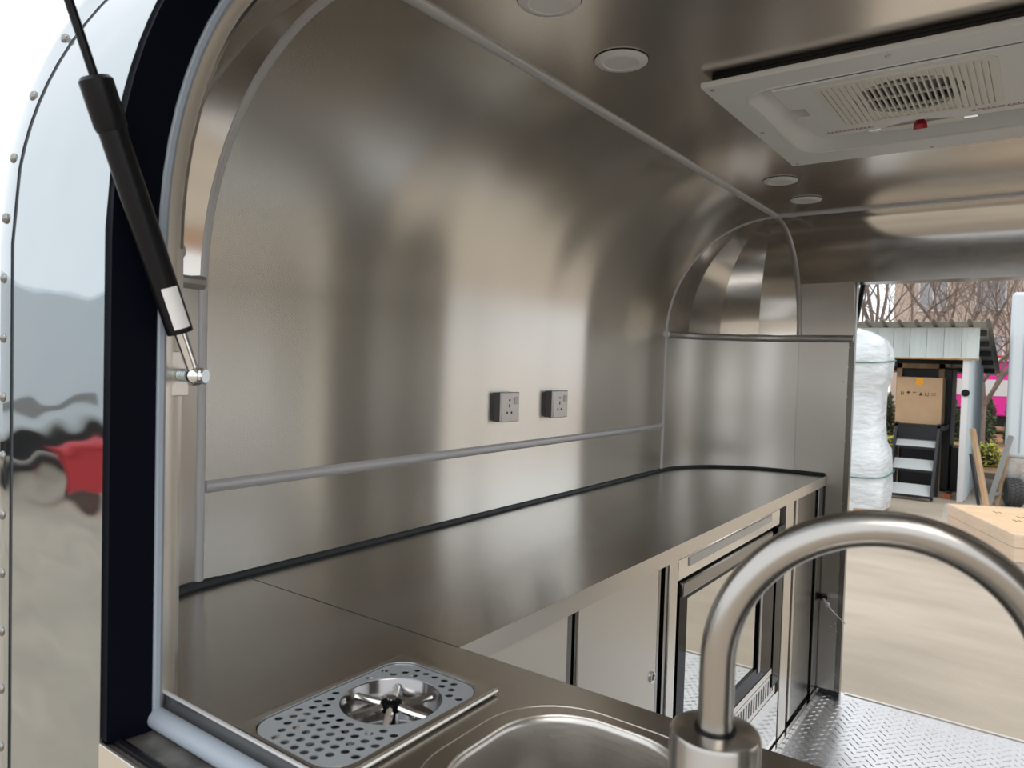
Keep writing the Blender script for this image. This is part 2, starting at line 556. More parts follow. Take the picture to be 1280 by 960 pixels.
wall_near = struct(MB().plate([(AX, 0), (AXR, 0), (AXR, ZW), (AX, ZW)], [], -0.004, 0, lambda a, b, c: (a, YN + c, b)).build('wall_near', M_END),
                   'stainless steel end wall under the open hatch window')
for mir in (False, True):
    sheet(corner_low(False, mir), 'corner_panel', M_END, wall_near)
    for g in range(4):
        p0, p1 = PI / 2 * g / 4, PI / 2 * (g + 1) / 4
        sheet([[end_pt(min(p, ph_end(t, False)), t, False, mir, 0.0005 * (g % 2)) for t in TH] for p in (p0, p1)], 'gore_panel', M_GORE, wall_near, ang=20)
for g in range(1, 4):
    MB().tube([end_pt(min(PI / 2 * g / 4, ph_end(t, False)), t, False, False, -0.0004) for t in TH[:-1]], 0.0016, 5).build('gore_seam', M_BLACKSEAL, wall_near)
NT = [WTH + (PI / 2 - WTH) * i / 6 for i in range(7)]
sheet([[(AX + (AXR - AX) * k / 8, Y1 - BN * math.cos(t), Z0 + RZ * math.sin(t)) for t in NT] for k in range(9)], 'header_panel', M_END, wall_near)


# trims ------------------------------------------------------------
def strip(path, nrm, w, h, name, m, parent=None):
    """half round cover strip: path on a surface, nrm = function(i) giving the surface normal into the room"""
    mb = MB()
    rows = []
    path = [Vector(p) for p in path]
    for i, p in enumerate(path):
        t = (path[min(i + 1, len(path) - 1)] - path[max(i - 1, 0)]).normalized()
        n = Vector(nrm(i)).normalized()
        s_ = t.cross(n).normalized()
        prof = [(-w / 2, -0.001), (-w / 2, h * .45), (-w * .36, h * .8), (-w * .15, h), (w * .15, h), (w * .36, h * .8), (w / 2, h * .45), (w / 2, -0.001)]
        rows.append([p + s_ * a + n * b for a, b in prof])
    mb.grid(rows)
    k = len(rows[0])
    mb.add(rows[0], [tuple(range(k))])
    mb.add(rows[-1], [tuple(range(k))])
    return mb.build(name, m, parent, ang=30)


def lin(a, b, n):
    return [tuple(a[i] + (b[i] - a[i]) * k / n for i in range(3)) for k in range(n + 1)]


def arch_path(y):
    pts = [(XL, y, z) for z in (ZW + 0.004, 1.1, 1.3)] + [(arch(t)[0], y, arch(t)[1]) for t in TH]
    nr = [(1, 0, 0)] * 3 + [(math.cos(t), 0, -math.sin(t)) for t in TH]
    pts += [(x, y, ZC) for x in (-0.6, XM, 0.12)]
    nr += [(0, 0, -1)] * 3
    pts += [(mirx(arch(t)[0]), y, arch(t)[1]) for t in reversed(TH)] + [(XR, y, 1.2), (XR, y, ZW)]
    nr += [(-math.cos(t), 0, -math.sin(t)) for t in reversed(TH)] + [(-1, 0, 0)] * 2
    return pts, nr


def mk_trim(n, pts, nr, w, h, m, label):
    return struct(strip(pts, lambda i: nr[i], w, h, f'trim_{n}', m), label)


p_, n_ = arch_path(Y1)
mk_trim(1, p_, n_, 0.020, 0.009, M_TRIM, 'satin aluminium cover strip arching over the wall by the hatch window')
p_, n_ = arch_path(Y2)
mk_trim(2, p_, n_, 0.020, 0.008, M_TRIM, 'satin aluminium cover strip arching over the wall by the doorway')
p_ = lin((AX, Y1, ZC), (AX, Y2, ZC), 12)
mk_trim(3, p_, [(0, 0, -1)] * 13, 0.026, 0.007, M_TRIM, 'long straight aluminium cover strip along the ceiling edge')
p_ = [end_pt(PI / 2, t, True) for t in reversed(TH)]
mk_trim(4, p_, [(0, -math.cos(t), -math.sin(t)) for t in reversed(TH)], 0.022, 0.010, M_TRIMD, 'curved aluminium strip running down the end cap beside the gores')
p_ = lin((XL, Y1 + .01, ZTRIM), (XL, Y2 - .01, ZTRIM), 8)
mk_trim(5, p_, [(1, 0, 0)] * 9, 0.024, 0.010, M_TRIM, 'horizontal aluminium strip along the side wall below the sockets')
ph_ = [PI / 2 * k / 14 for k in range(15)]
p_ = [end_pt(a, 0, True) for a in ph_] + [(-0.72, YF, Z0), (DJ - 0.003, YF, Z0)]
nr_ = [(math.cos(a), -math.sin(a), 0) for a in ph_] + [(0, -1, 0)] * 2
mk_trim(6, p_, nr_, 0.030, 0.019, M_TRIMD, 'horizontal aluminium strip under the gores by the doorway')
p_ = [end_pt(a, 0, False) for a in ph_]
nr_ = [(math.cos(a), math.sin(a), 0) for a in ph_]
mk_trim(7, [p for p in p_ if p[0] < WJ - 0.01], nr_, 0.026, 0.016, M_TRIMD, 'short horizontal aluminium strip beside the hatch window')


# hatch window frame ------------------------------------------------------------
def near_prof(d, zb=ZW):
    """end wall line in the y-z plane, shifted d outwards (towards the yard)"""
    out = [(YN - d, zb), (YN - d, 1.1), (YN - d, 1.3)]
    out += [(Y1 - (BN + d) * math.cos(WTH * i / 12), Z0 + (RZ + d) * math.sin(WTH * i / 12)) for i in range(13)]
    return out


window_1 = struct(MB().grid([[(WJ, y, z) for y, z in near_prof(0.033, ZW - 0.02)], [(WJ, y, z) for y, z in near_prof(0.086, ZW - 0.012)]]).build('window_1', M_JAMB, solid=0.01),
                  'open hatch window with black reveal and grey sealant')
MB().grid([[(WJR, y, z) for y, z in near_prof(0.086, ZW - 0.012)], [(WJR, y, z) for y, z in near_prof(0.033, ZW - 0.02)]]).build('reveal', M_JAMB, window_1, solid=0.01)
jp = near_prof(0.0265, ZW + 0.005)
MB().tube([(WJ + 0.002, y, z) for y, z in jp], 0.0088, 10).build('sealant_bead', M_SEALANT, window_1)
MB().tube([(WJR - 0.002, y, z) for y, z in jp], 0.0088, 10).build('sealant_bead', M_SEALANT, window_1)
for xx, sg in ((WJ, 1), (WJR, -1)):
    a = [(xx + sg * 0.002, y, z) for y, z in near_prof(0.020, ZW)]
    b = [(xx + sg * 0.002, y, z) for y, z in near_prof(0.0105, ZW)]
    c = [(xx - sg * 0.003, y, z) for y, z in near_prof(-0.002, ZW)]
    MB().grid([a, b, c]).build('steel_flange', M_EDGE, window_1, solid=0.002, ang=30)
# head of the opening
ht, hz = near_prof(0.0)[-1]
ho, hoz = near_prof(0.086)[-1]
MB().add([(WJ, ht, hz), (WJR, ht, hz), (WJR, ho, hoz), (WJ, ho, hoz)], [(0, 1, 2, 3)]).build('head_reveal', M_JAMB, window_1, solid=0.01)
# sill
MB().box(WJ - 0.001, WJR + 0.001, YN - 0.086, YN - 0.022, ZW - 0.045, ZW - 0.019).build('sill_plate', M_SILL, window_1, bevel=0.002)
MB().tube([(WJ + 0.006, YN - 0.071, ZW - 0.019), (WJR - 0.006, YN - 0.071, ZW - 0.019)], 0.006, 8).build('sill_gasket', M_BLACK, window_1)
MB().box(WJ - 0.001, WJR + 0.001, YN - 0.090, YN - 0.085, ZW - 0.05, ZW - 0.015).build('sill_lip', M_EDGE, window_1, bevel=0.0015)
MB().tube([(WJ - 0.004, YN - 0.026, ZW - 0.006), (WJR + 0.004, YN - 0.026, ZW - 0.006)], 0.0125, 12).build('sealant_bead', M_SEALANT, window_1)
MB().box(WJ + 0.003, WJR - 0.003, YN - 0.0165, YN - 0.0125, ZW - 0.03, ZW + 0.020).build('sill_angle', M_DARKST, window_1)
MB().box(WJ + 0.003, WJR - 0.003, YN - 0.0168, YN - 0.0122, ZW + 0.0195, ZW + 0.0222).build('sill_angle_edge', M_TRIM, window_1, bevel=0.0008)

# outer skin ------------------------------------------------------------
RE = 0.20                       # edge rounding between the end face and the side
EX, EZ, ZE = RX + 0.065, 0.60, 1.585


def outer(th, r):
    """outer arch, inset r from the side skin; th<0 means straight down"""
    if th < 0:
        return AX - EX + r, ZE + th
    return AX - (EX - r) * math.cos(th), ZE + (EZ - r) * math.sin(th)


def yface(z):
    if z <= Z0:
        return YN - 0.086
    s_ = min(1.0, (z - Z0) / (RZ + 0.086))
    return Y1 - (BN + 0.086) * math.sqrt(max(0.0, 1 - s_ * s_))


TO = [-1.75, -1.2, -0.8, -0.5, -0.25, -0.1] + [PI / 2 * i / 20 for i in range(21)]


def edge_pt(th, psi, lift=0.0):
    x, z = outer(th, RE - (RE + lift) * math.sin(psi))
    xi, zi = outer(th, RE)
    return (x, yface(zi) + RE - (RE + lift) * math.cos(psi), z)


SEAM = RE + 0.012
rows = []
for th in TO:
    xs, zs = outer(th, SEAM)
    row = []
    for k in range(7):
        t = k / 6
        xx = xs + (WJ - xs) * t if xs < WJ else xs
        row.append((xx, yface(zs), zs))
    rows.append(row)
shell = struct(MB().grid(rows).build('wall_exterior', M_CHROME, solid=-0.003, ang=50), 'mirror polished outer skin of the silver trailer beside the hatch window')
# panel under the window
MB().plate([(WJ, Z0 - 1.75), (WJR, Z0 - 1.75), (WJR, ZW - 0.03), (WJ, ZW - 0.03)], [], 0, 0.003, lambda a, b, c: (a, YN - 0.086 + c, b)).build('apron_panel', M_CHROME, shell)
# seam gasket
sg = [(outer(th, SEAM)[0], yface(outer(th, SEAM)[1]) - 0.0005, outer(th, SEAM)[1]) for th in TO]
MB().tube(sg, 0.0035, 6).build('seam_gasket', M_BLACKSEAL, shell)
# rounded edge band, lapped over the seam
rows = []
for th in TO:
    xs, zs = outer(th, SEAM - 0.003)
    rows.append([(xs, yface(zs) - 0.003, zs)] + [edge_pt(th, PI / 2 * k / 10, 0.003) for k in range(11)])
MB().grid(rows).build('edge_band', M_CHROME, shell, solid=-0.002, ang=50)
# side and roof skin
rows = []
for th in TO:
    x, z = outer(th, 0)
    e = edge_pt(th, PI / 2, 0)
    rows.append([(x, e[1] + (YF + 0.07 - e[1]) * k / 4, z) for k in range(5)])
for th in reversed(TO):
    x, z = outer(th, 0)
    e = edge_pt(th, PI / 2, 0)
    rows.append([(mirx(x), e[1] + (YF + 0.07 - e[1]) * k / 4, z) for k in range(5)])
sk = MB().grid(rows[:len(TO)]).build('side_skin', M_CHROME, shell, solid=-0.003, ang=50)
MB().grid([rows[len(TO) - 1], rows[len(TO)]]).build('roof_skin', M_CHROME, shell, solid=-0.003)
# the same skin on the other flank, cut round the added serving opening
rows = []
for th in TO:
    xs, zs = outer(th, SEAM)
    rows.append([(mirx(xs + (WJ - xs) * k / 6 if xs < WJ else xs), yface(zs), zs) for k in range(7)])
MB().grid(rows).build('end_skin', M_CHROME, shell, solid=-0.003, ang=50)
rows = []
for th in TO:
    xs, zs = outer(th, SEAM - 0.003)
    rows.append([(mirx(p[0]), p[1], p[2]) for p in [(xs, yface(zs) - 0.003, zs)] + [edge_pt(th, PI / 2 * k / 10, 0.003) for k in range(11)]])
MB().grid(rows).build('edge_band', M_CHROME, shell, solid=-0.002, ang=50)
XO = mirx(AX - EX)
ye = edge_pt(-0.5, PI / 2, 0)[1]
MB().plate([(ye, ZE - 1.75), (YF + 0.07, ZE - 1.75), (YF + 0.07, ZE), (ye, ZE)], [rrect(0.92, 2.35, 0.94, 1.465, 0.04)], -0.003, 0, lambda a, b, c: (XO + c, a, b)).build('side_skin', M_CHROME, shell)
MB().plate(rrect(0.918, 2.352, 0.938, 1.467, 0.04), [rrect(0.922, 2.348, 0.942, 1.463, 0.038)], XR + 0.004, XO - 0.002, lambda a, b, c: (c, a, b)).build('opening_reveal', M_JAMB, shell)
rows = []
for th in TO[5:]:
    x, z = outer(max(th, 0.0), 0)
    e = edge_pt(max(th, 0.0), PI / 2, 0)
    rows.append([(mirx(x), e[1] + (YF + 0.07 - e[1]) * k / 4, z) for k in range(5)])
MB().grid(rows[1:]).build('roof_side_skin', M_CHROME, shell, solid=-0.003, ang=50)
# rivets on the band
rv = MB().lathe([(0.0075, -0.001), (0.0075, 0.001), (0.0062, 0.0035), (0.0035, 0.005), (0, 0.0055)], n=12, axis=(0, -1, 0))
rvo = None
s_ = -1.0
RTH = []
z_ = 0.55
while z_ < ZE:
    RTH.append(z_ - ZE)
    z_ += 0.081
t_ = (z_ - ZE) / 0.38
while t_ < 1.5:
    RTH.append(t_)
    t_ += 0.081 / 0.38
for t_ in RTH:
    p = edge_pt(t_, math.radians(5), 0.003)
    if rvo is None:
        rvo = rv.build('rivet', M_DARKST, shell)
        o = rvo
    else:
        o = rvo.copy()
        COL.objects.link(o)
    o.location = p

# ------------------------------------------------------------------ worktops
back = thing('worktop', 'long brushed steel worktop running along the side wall to the doorway', 'worktop', (-0.98, 2.0, ZW))
outl = [(-0.705, 0.856), (-0.705, YF - 0.002)] + [(end_pt(a, 0, True)[0] + 0.002, end_pt(a, 0, True)[1] - 0.002) for a in reversed(ph_)] + [(XL + 0.002, 0.856)]
MB().plate(outl, [], ZW - 0.003, ZW).build('top_sheet', M_TOP, back)
MB().box(-0.708, -0.7045, 0.857, YF - 0.004, ZW - 0.038, ZW - 0.0002).build('front_edge', M_EDGE, back)
seal = [(XL + 0.004, 0.80, ZW + 0.003), (XL + 0.004, Y2, ZW + 0.003)] + [(end_pt(a, 0, True)[0] + 0.004 * math.cos(a), end_pt(a, 0, True)[1] - 0.004 * math.sin(a), ZW + 0.003) for a in ph_[1:]] + [(-0.71, YF - 0.004, ZW + 0.003)]
MB().tube(seal, 0.0085, 8).build('sealant_bead', M_BLACKSEAL, back)
MB().tube([(-0.709, YF - 0.003, ZW + 0.004), (-0.709, YF - 0.003, ZW - 0.25)], 0.004, 6).build('corner_seal', M_BLACKSEAL, back)
settle(back)

near = thing('worktop', 'brushed steel worktop under the hatch window holding tray and sink', 'worktop', (-0.6, 0.67, ZW))
SX0, SX1, SY0, SY1 = -0.530, -0.250, 0.515, 0.805
TX0, TX1, TY0, TY1 = -0.742, -0.567, 0.496, 0.767
nearc = [(end_pt(a, 0, False)[0] + 0.002, end_pt(a, 0, False)[1] + 0.002) for a in ph_]
nearc = [p for p in nearc if p[0] < WJ - 0.002]
nearo = [(XL + 0.002, 0.855)] + nearc + [(WJ + 0.003, YN + 0.002), (WJ + 0.004, YN - 0.012), (WJR - 0.004, YN - 0.012), (WJR - 0.003, YN + 0.002), (XR - 0.2, YN + 0.06), (XR - 0.06, 0.62), (XR - 0.06, 0.855)]
MB().plate(nearo, [rrect(SX0 + .012, SX1 - .012, SY0 + .012, SY1 - .012, .09), [(TX0 + .006, TY0 + .006), (TX1 - .006, TY0 + .006), (TX1 - .006, TY1 - .006), (TX0 + .006, TY1 - .006)]],
           ZW - 0.003, ZW).build('top_sheet', M_TOP, near)
MB().box(-0.700, XR - 0.06, 0.853, 0.8565, ZW - 0.038, ZW - 0.0002).build('front_edge', M_DARKST, near)
MB().box(XL + 0.012, -0.709, 0.8546, 0.8564, ZW - 0.002, ZW + 0.0003).build('seam', M_BLACKSEAL, near)
nb = [(p[0] + 0.004, p[1] + 0.004, ZW + 0.003) for p in nearc[:9]]
MB().tube([(XL + 0.004, 0.80, ZW + 0.003)] + nb, 0.010, 8).build('sealant_bead', M_BLACKSEAL, near)
settle(near)
# cabinet body carrying the near worktop
nc = thing('base_cabinet', 'steel base cabinet under the sink worktop', 'cabinet', (-0.1, 0.67, 0))
MB().box(-0.69, XR - 0.065, 0.832, 0.848, 0.02, ZW - 0.04).build('front_panel', M_DOOR, nc)
MB().box(XR - 0.085, XR - 0.066, YN + 0.01, 0.832, 0.02, ZW - 0.04).build('side_panel', M_DOOR, nc)
settle(nc)

# drip tray with glass rinser ------------------------------------------------------------
tr = thing('drip_tray', 'perforated steel drip tray with round glass rinser on worktop', 'drip tray', ((TX0 + TX1) / 2, (TY0 + TY1) / 2, ZW))
CX, CY, CR = -0.653, 0.660, 0.065
mb = MB()
o4 = [(TX0, TY0), (TX1, TY0), (TX1, TY1), (TX0, TY1)]
inner = rrect(TX0 + 0.009, TX1 - 0.009, TY0 + 0.004, TY1 - 0.010, 0.035)
mb.plate(o4, [inner], ZW + 0.0065, ZW + 0.008)
for (xa, ya), (xb, yb) in zip(o4, o4[1:] + o4[:1]):
    mb.add([(xa, ya, ZW + 0.008), (xb, yb, ZW + 0.008), (xb * 1.0, yb, ZW + 0.0022), (xa, ya, ZW + 0.0022)], [(0, 1, 2, 3)])
mb.build('rim', M_TOP, tr, bevel=0.0012)
MB().tube([(TX1 + 0.001, TY0, ZW + 0.0055), (TX1 + 0.001, TY1, ZW + 0.0055)], 0.0035, 8).build('front_lip', M_EDGE, tr)
rows = [[(x, y, z) for x, y in rrect(TX0 + 0.009 + q, TX1 - 0.009 - q, TY0 + 0.004 + q, TY1 - 0.010 - q, 0.035) + [rrect(TX0 + 0.009 + q, TX1 - 0.009 - q, TY0 + 0.004 + q, TY1 - 0.010 - q, 0.035)[0]]]
        for q, z in ((0, ZW + 0.008), (0.001, ZW - 0.018), (0.006, ZW - 0.024))]
mb = MB().grid(rows)
mb.plate(rrect(TX0 + 0.015, TX1 - 0.015, TY0 + 0.010, TY1 - 0.016, 0.03), [], ZW - 0.025, ZW - 0.024)
mb.build('basin', M_CHR, tr)
holes = []
po = rrect(TX0 + 0.0105, TX1 - 0.0105, TY0 + 0.0055, TY1 - 0.0115, 0.034)
hp = 0.0168
jj = 0
yy = TY0 + 0.016
while yy < TY1 - 0.016:
    xx = TX0 + 0.020 + (hp / 2 if jj % 2 else 0)
    while xx < TX1 - 0.017:
        if math.hypot(xx - CX, yy - CY) > CR + 0.0085:
            okc = True
            for cx_, cy_ in ((TX0 + .0445, TY1 - .0455), (TX1 - .0445, TY1 - .0455), (TX0 + .0445, TY0 + .0395), (TX1 - .0445, TY0 + .0395)):
                if abs(xx - (TX0 + TX1) / 2) > abs(cx_ - (TX0 + TX1) / 2) and (yy - cy_) * (cy_ - (TY0 + TY1) / 2) > 0 and math.hypot(xx - cx_, yy - cy_) > 0.0265:
                    okc = False
            if okc:
                holes.append(circ(xx, yy, 0.0055, 12))
        xx += hp
    yy += hp * 0.866
    jj += 1
holes.append(circ(CX, CY, CR, 48))
tag(MB().plate(po, holes, ZW + 0.0045, ZW + 0.006).build('perforated_plate', M_TRAYP, tr), 'pale satin plate full of round drain holes')
bowl = MB().lathe([(CR + 0.001, 0.0055), (CR - 0.001, 0.003), (CR - 0.006, -0.03), (CR - 0.02, -0.045), (0.012, -0.05), (0.0, -0.05)], (CX, CY, ZW), 40, open0=True).build('rinser_bowl', M_RINSE, tr)
for k in range(6):
    a = math.radians(8 + 60 * k)
    d = Vector((math.cos(a), math.sin(a), 0))
    c0 = Vector((CX, CY, ZW - 0.003))
    mb = MB().tube([c0 + d * 0.008 + Vector((0, 0, .002)), c0 + d * 0.035, c0 + d * 0.056], [0.0052, 0.0052, 0.0048], 8)
    sp = mb.build('spray_arm', M_CHR, tr)
hub = MB().lathe([(0.0, 0.008), (0.007, 0.0075), (0.013, 0.005), (0.0145, 0.001), (0.0145, -0.006), (0.006, -0.010), (0.006, -0.045)][::-1], (CX, CY, ZW), 24).build('hub', M_BLACKG, tr)
MB().lathe([(0.0065, 0.0074), (0.0065, 0.0092), (0.0, 0.0096)], (CX, CY, ZW), 16).build('hub_cap', M_CHR, hub)
MB().lathe([(0.018, -0.049), (0.016, -0.043), (0.0, -0.042)], (CX, CY, ZW), 20).build('drain_cup', M_BLACKG, tr)
settle(tr)

# sink ------------------------------------------------------------
sk_ = thing('sink', 'rounded stainless steel sink bowl set in the worktop beside faucet', 'sink', (-0.39, 0.66, ZW - 0.16))
BX0, BX1, BY0, BY1 = -0.508, -0.272, 0.535, 0.788
mb = MB()
oo = rrect(SX0, SX1, SY0, SY1, .105, 10)
ii = rrect(BX0, BX1, BY0, BY1, .095, 10)
mb.plate(oo, [ii], ZW - 0.001, ZW + 0.0018)
mb.build('rim', M_TOP, sk_, bevel=0.0006)
rows = []
for q, z in ((0, 0.0018), (0.0035, -0.0005), (0.005, -0.006), (0.007, -0.06), (0.010, -0.12), (0.018, -0.145), (0.035, -0.157)):
    lp = rrect(BX0 + q, BX1 - q, BY0 + q, BY1 - q, .095 - q * 0.6, 10)
    rows.append([(x, y, ZW + z) for x, y in lp + lp[:1]])
mb = MB().grid(rows)
mb.plate(rrect(BX0 + .035, BX1 - .035, BY0 + .035, BY1 - .035, .074, 10), [], ZW - 0.158, ZW - 0.157)
mb.build('bowl', M_BOWL, sk_, ang=60)
MB().tube([(x, y, ZW + 0.0015) for x, y in rrect(BX0 + .001, BX1 - .001, BY0 + .001, BY1 - .001, .094, 10)], 0.0017, 6).build('rolled_edge', M_EDGE, sk_)
MB().lathe([(0.04, 0.0), (0.04, 0.003), (0.03, 0.002), (0.02, -0.004), (0, -0.004)], (-0.39, 0.66, ZW - 0.157), 24).build('drain', M_CHR, sk_)
MB().tube([(x, y, ZW + 0.0008) for x, y in rrect(SX0 - .002, SX1 + .002, SY0 - .002, SY1 + .002, .106, 10)][11:44], 0.0008, 6).build('sealant_line', M_EDGE, sk_)
settle(sk_)

# faucet ------------------------------------------------------------
FX, FY = -0.198, 0.562
fa = thing('faucet', 'brushed nickel gooseneck faucet beside the sink', 'faucet', (FX, FY, ZW))
fl = 1.062
MB().lathe([(0.046, 0.0), (0.046, 0.004), (0.040, 0.008), (0.036, 0.014), (0.0355, fl - ZW - 0.004), (0.034, fl - ZW - 0.001), (0.031, fl - ZW), (0.0, fl - ZW)],
           (FX, FY, ZW), 48).build('body', M_NICKEL, fa)
MB().lathe([(0.0163, -0.002), (0.0163, 0.0015), (0.014, 0.002), (0.0, 0.002)], (FX, FY, fl), 32).build('collar', M_BLACK, fa)
az = math.radians(20)
D = Vector((math.cos(az), math.sin(az), 0))
rho, fzc = 0.1165, 1.116
path = [Vector((FX, FY, fl - 0.01 + (fzc - fl + 0.01) * i / 5)) for i in range(6)]
c0 = Vector((FX, FY, 0)) + D * rho
for i in range(1, 41):
    a = PI * i / 40
    path.append(c0 - D * rho * math.cos(a) + Vector((0, 0, fzc + rho * math.sin(a))))
path += [path[-1] + Vector((0, 0, -0.03)), path[-1] + Vector((0, 0, -0.045))]
spout = MB().tube(path, 0.0138, 28).build('spout', M_NICKEL, fa, ang=60)
MB().lathe([(0.0155, 0), (0.0155, -0.03), (0.0135, -0.033), (0, -0.033)], path[-1], 28).build('aerator', M_NICKEL, spout)
settle(fa)

# ------------------------------------------------------------------ sockets and lamps
sock0 = None
for yc, lb in ((1.702, 'grey switched wall socket farther from the doorway'), (1.972, 'grey switched wall socket closer to the doorway')):
    t = thing('wall_socket', lb, 'socket', (XL, yc, 1.214), 'switched sockets on the side wall')
    h = 0.043
    MB().box(0.0005, 0.022, -h + .001, h - .001, -h + .001, h - .001).build('back_box', M_SOCKD, t, bevel=0.002)
    MB().box(0.022, 0.031, -h, h, -h, h).build('face_plate', M_SOCK, t, bevel=0.003, seg=3)
    sw = MB().box(0.031, 0.0345, 0.017, 0.032, 0.008, 0.028).build('rocker_switch', M_LAMP, t, bevel=0.001)
    for a, b, w_, h_ in ((-0.006, 0.020, .004, .0024), (-0.006, 0.004, .0026, .005), (-0.017, -0.016, .0032, .0032), (0.004, -0.016, .0032, .0032)):
        MB().box(0.0305, 0.0314, a - w_, a + w_, b - h_, b + h_).build('pin_hole', M_BLACK, t)

for (lx, ly), lb in zip(((-0.655, 0.975), (-0.666, 1.240), (-0.669, 2.285), (-0.669, 2.585)),
                        ('round white ceiling downlight over the drip tray end', 'round white ceiling downlight beside the air conditioner corner over the worktop',
                         'round white ceiling downlight just past the air conditioner', 'round white ceiling downlight by the arch strip at the doorway end')):
    t = thing('downlight', lb, 'downlight', (lx, ly, ZC), 'ceiling downlights')
    MB().lathe([(0.050, -0.0005), (0.050, -0.003), (0.047, -0.0055), (0.034, -0.0075), (0.032, -0.006)], n=40).build('trim_ring', M_LAMP, t)
    MB().lathe([(0.0325, -0.001), (0.0325, -0.006), (0.0, -0.0062)], n=40).build('diffuser', M_LAMPD, t)
    MB().lathe([(0.052, -0.0002), (0.0515, -0.0012), (0.045, -0.0012)], n=40).build('dark_band', M_BLACK, t)

# ------------------------------------------------------------------ air conditioner
ac = thing('air_conditioner', 'white ceiling air conditioner panel with slatted grille and red knob', 'air conditioner', (XM, 1.73, ZC))
AX0, AX1, AY0, AY1 = -0.572, 0.098, 1.395, 2.062
zb = 1.897
rc = rrect(-0.520, 0.046, 1.465, 1.965, 0.07, 8)
MB().plate([(AX0, AY0), (AX1, AY0), (AX1, AY1), (AX0, AY1)], [rc], zb, zb + 0.012).build('frame', M_WHITEP, ac, bevel=0.003)
MB().tube([(x, y, zb + 0.001) for x, y in rc + rc[:1]], 0.003, 6, caps=False).build('inner_bead', M_WHITEP, ac)
MB().plate([(AX0 + 0.02, AY0 + 0.012), (AX1 - 0.02, AY0 + 0.012), (AX1 - 0.02, AY1 - 0.02), (AX0 + 0.02, AY1 - 0.02)], [rrect(-0.524, 0.050, 1.461, 1.969, 0.07, 8)], zb + 0.0125, ZC - 0.0005).build('dark_band', M_BLACK, ac)  # black band put in for the shaded gap between panel and ceiling
rows = []
for q, z in ((0, zb + 0.002), (0.018, zb + 0.010), (0.050, zb + 0.032), (0.075, zb + 0.055)):
    lp = rrect(-0.520 + q, 0.046 - q, 1.465 + q, 1.965 - q, 0.07, 8)
    rows.append([(x, y, z) for x, y in lp + lp[:1]])
MB().grid(rows).build('recess_wall', M_WHITEP, ac)
MB().box(-0.505, 0.03, 1.48, 1.955, zb + 0.054, zb + 0.056).build('recess_floor', M_SOCKD, ac)  # dark colour stands in for the unlit cavity above the plate
# centre plate with a notch for the knob and a grille opening
GX0, GX1, GY0, GY1 = -0.385, -0.085, 1.492, 1.760
pl = [(-0.455, 1.470), (-0.02, 1.470), (-0.02, 1.815)]
for k in range(9):
    a = k / 8
    pl.append((-0.17 - 0.14 * a, 1.815 - 0.028 * math.sin(PI * a)))
pl += [(-0.435, 1.825), (-0.450, 1.80), (-0.455, 1.66), (-0.425, 1.655), (-0.425, 1.60), (-0.455, 1.595)]
MB().plate(pl, [rrect(GX0, GX1, GY0, GY1, 0.018)], zb - 0.006, zb - 0.001).build('centre_plate', M_WHITEP, ac, bevel=0.0015)
MB().plate(rrect(GX0 - .002, GX1 + .002, GY0 - .002, GY1 + .002, .018), [rrect(GX0 + .012, GX1 - .012, GY0 + .010, GY1 - .010, .012)], zb - 0.0075, zb - 0.004).build('grille_frame', M_CREAMP, ac)
ns = 25
for k in range(ns):
    xx = GX0 + 0.012 + (GX1 - GX0 - 0.024) * (k + 0.5) / ns
    th_ = 0.0034 if 6 <= k <= 18 else 0.0078
    MB().box(xx - th_ / 2, xx + th_ / 2, GY0 + 0.009, GY1 - 0.009, zb - 0.0068, zb + 0.001).build('grille_slat', M_CREAMP, ac)
for k in range(1, 4):
    yy = GY0 + (GY1 - GY0) * k / 4
    MB().box(GX0 + 0.01, GX1 - 0.01, yy - 0.0014, yy + 0.0014, zb - 0.004, zb + 0.001).build('grille_rib', M_CREAMP, ac)
MB().plate(rrect(GX0 + .005, GX1 - .005, GY0 + .005, GY1 - .005, .01), [circ(XM + 0.005, 1.628, 0.098, 28)], zb - 0.0035, zb - 0.001).build('baffle', M_CREAMP, ac)
MB().plate(circ(XM + .005, 1.628, 0.104, 28), [], zb + 0.014, zb + 0.018).build('fan_hole', M_BLACK, ac)
MB().lathe([(0.0, -0.014), (0.008, -0.013), (0.013, -0.004), (0.014, 0.006)], (XM, 1.835, zb - 0.006), 6, (0, 0.35, -1)).build('knob', M_RED, ac, ang=20)
for xx in (-0.33, -0.145):
    MB().tube([(xx - 0.012, 1.832, zb), (xx + 0.012, 1.832, zb)], 0.0045, 8).build('clip', M_CHR, ac)
MB().box(-0.345, -0.135, 1.845, 1.875, zb + 0.004, zb + 0.008).build('duct_strip', M_CREAMP, ac)
for xa, xb, ya in ((-0.425, -0.325, 1.793), (-0.142, -0.025, 1.783)):
    MB().box(xa, xb, ya, ya + 0.0018, zb - 0.0064, zb - 0.0060).build('warning_line', M_REDINK, ac)
    n = int((xb - xa) / 0.0085)
    for k in range(n):
        x0 = xa + 0.004 + k * 0.0085
        w_ = 0.0045 + 0.002 * ((k * 7) % 3) / 2
        MB().box(x0, x0 + w_, ya - 0.008, ya - 0.008 + 0.0022, zb - 0.0064, zb - 0.0060).box(x0, x0 + 0.0012, ya - 0.009, ya - 0.0025, zb - 0.0064, zb - 0.0060).build('warning_mark', M_REDINK, ac)
for sx, sy in ((AX0 + .018, AY0 + .02), (-0.24, AY0 + .022), (AX0 + .02, 1.73), (AX0 + .018, AY1 - .02), (-0.24, AY1 - .02)):
    MB().lathe([(0.005, 0), (0.0045, -0.0015), (0, -0.002)], (sx, sy, zb), 10).build('screw', M_TRIMD, ac)
settle(ac)

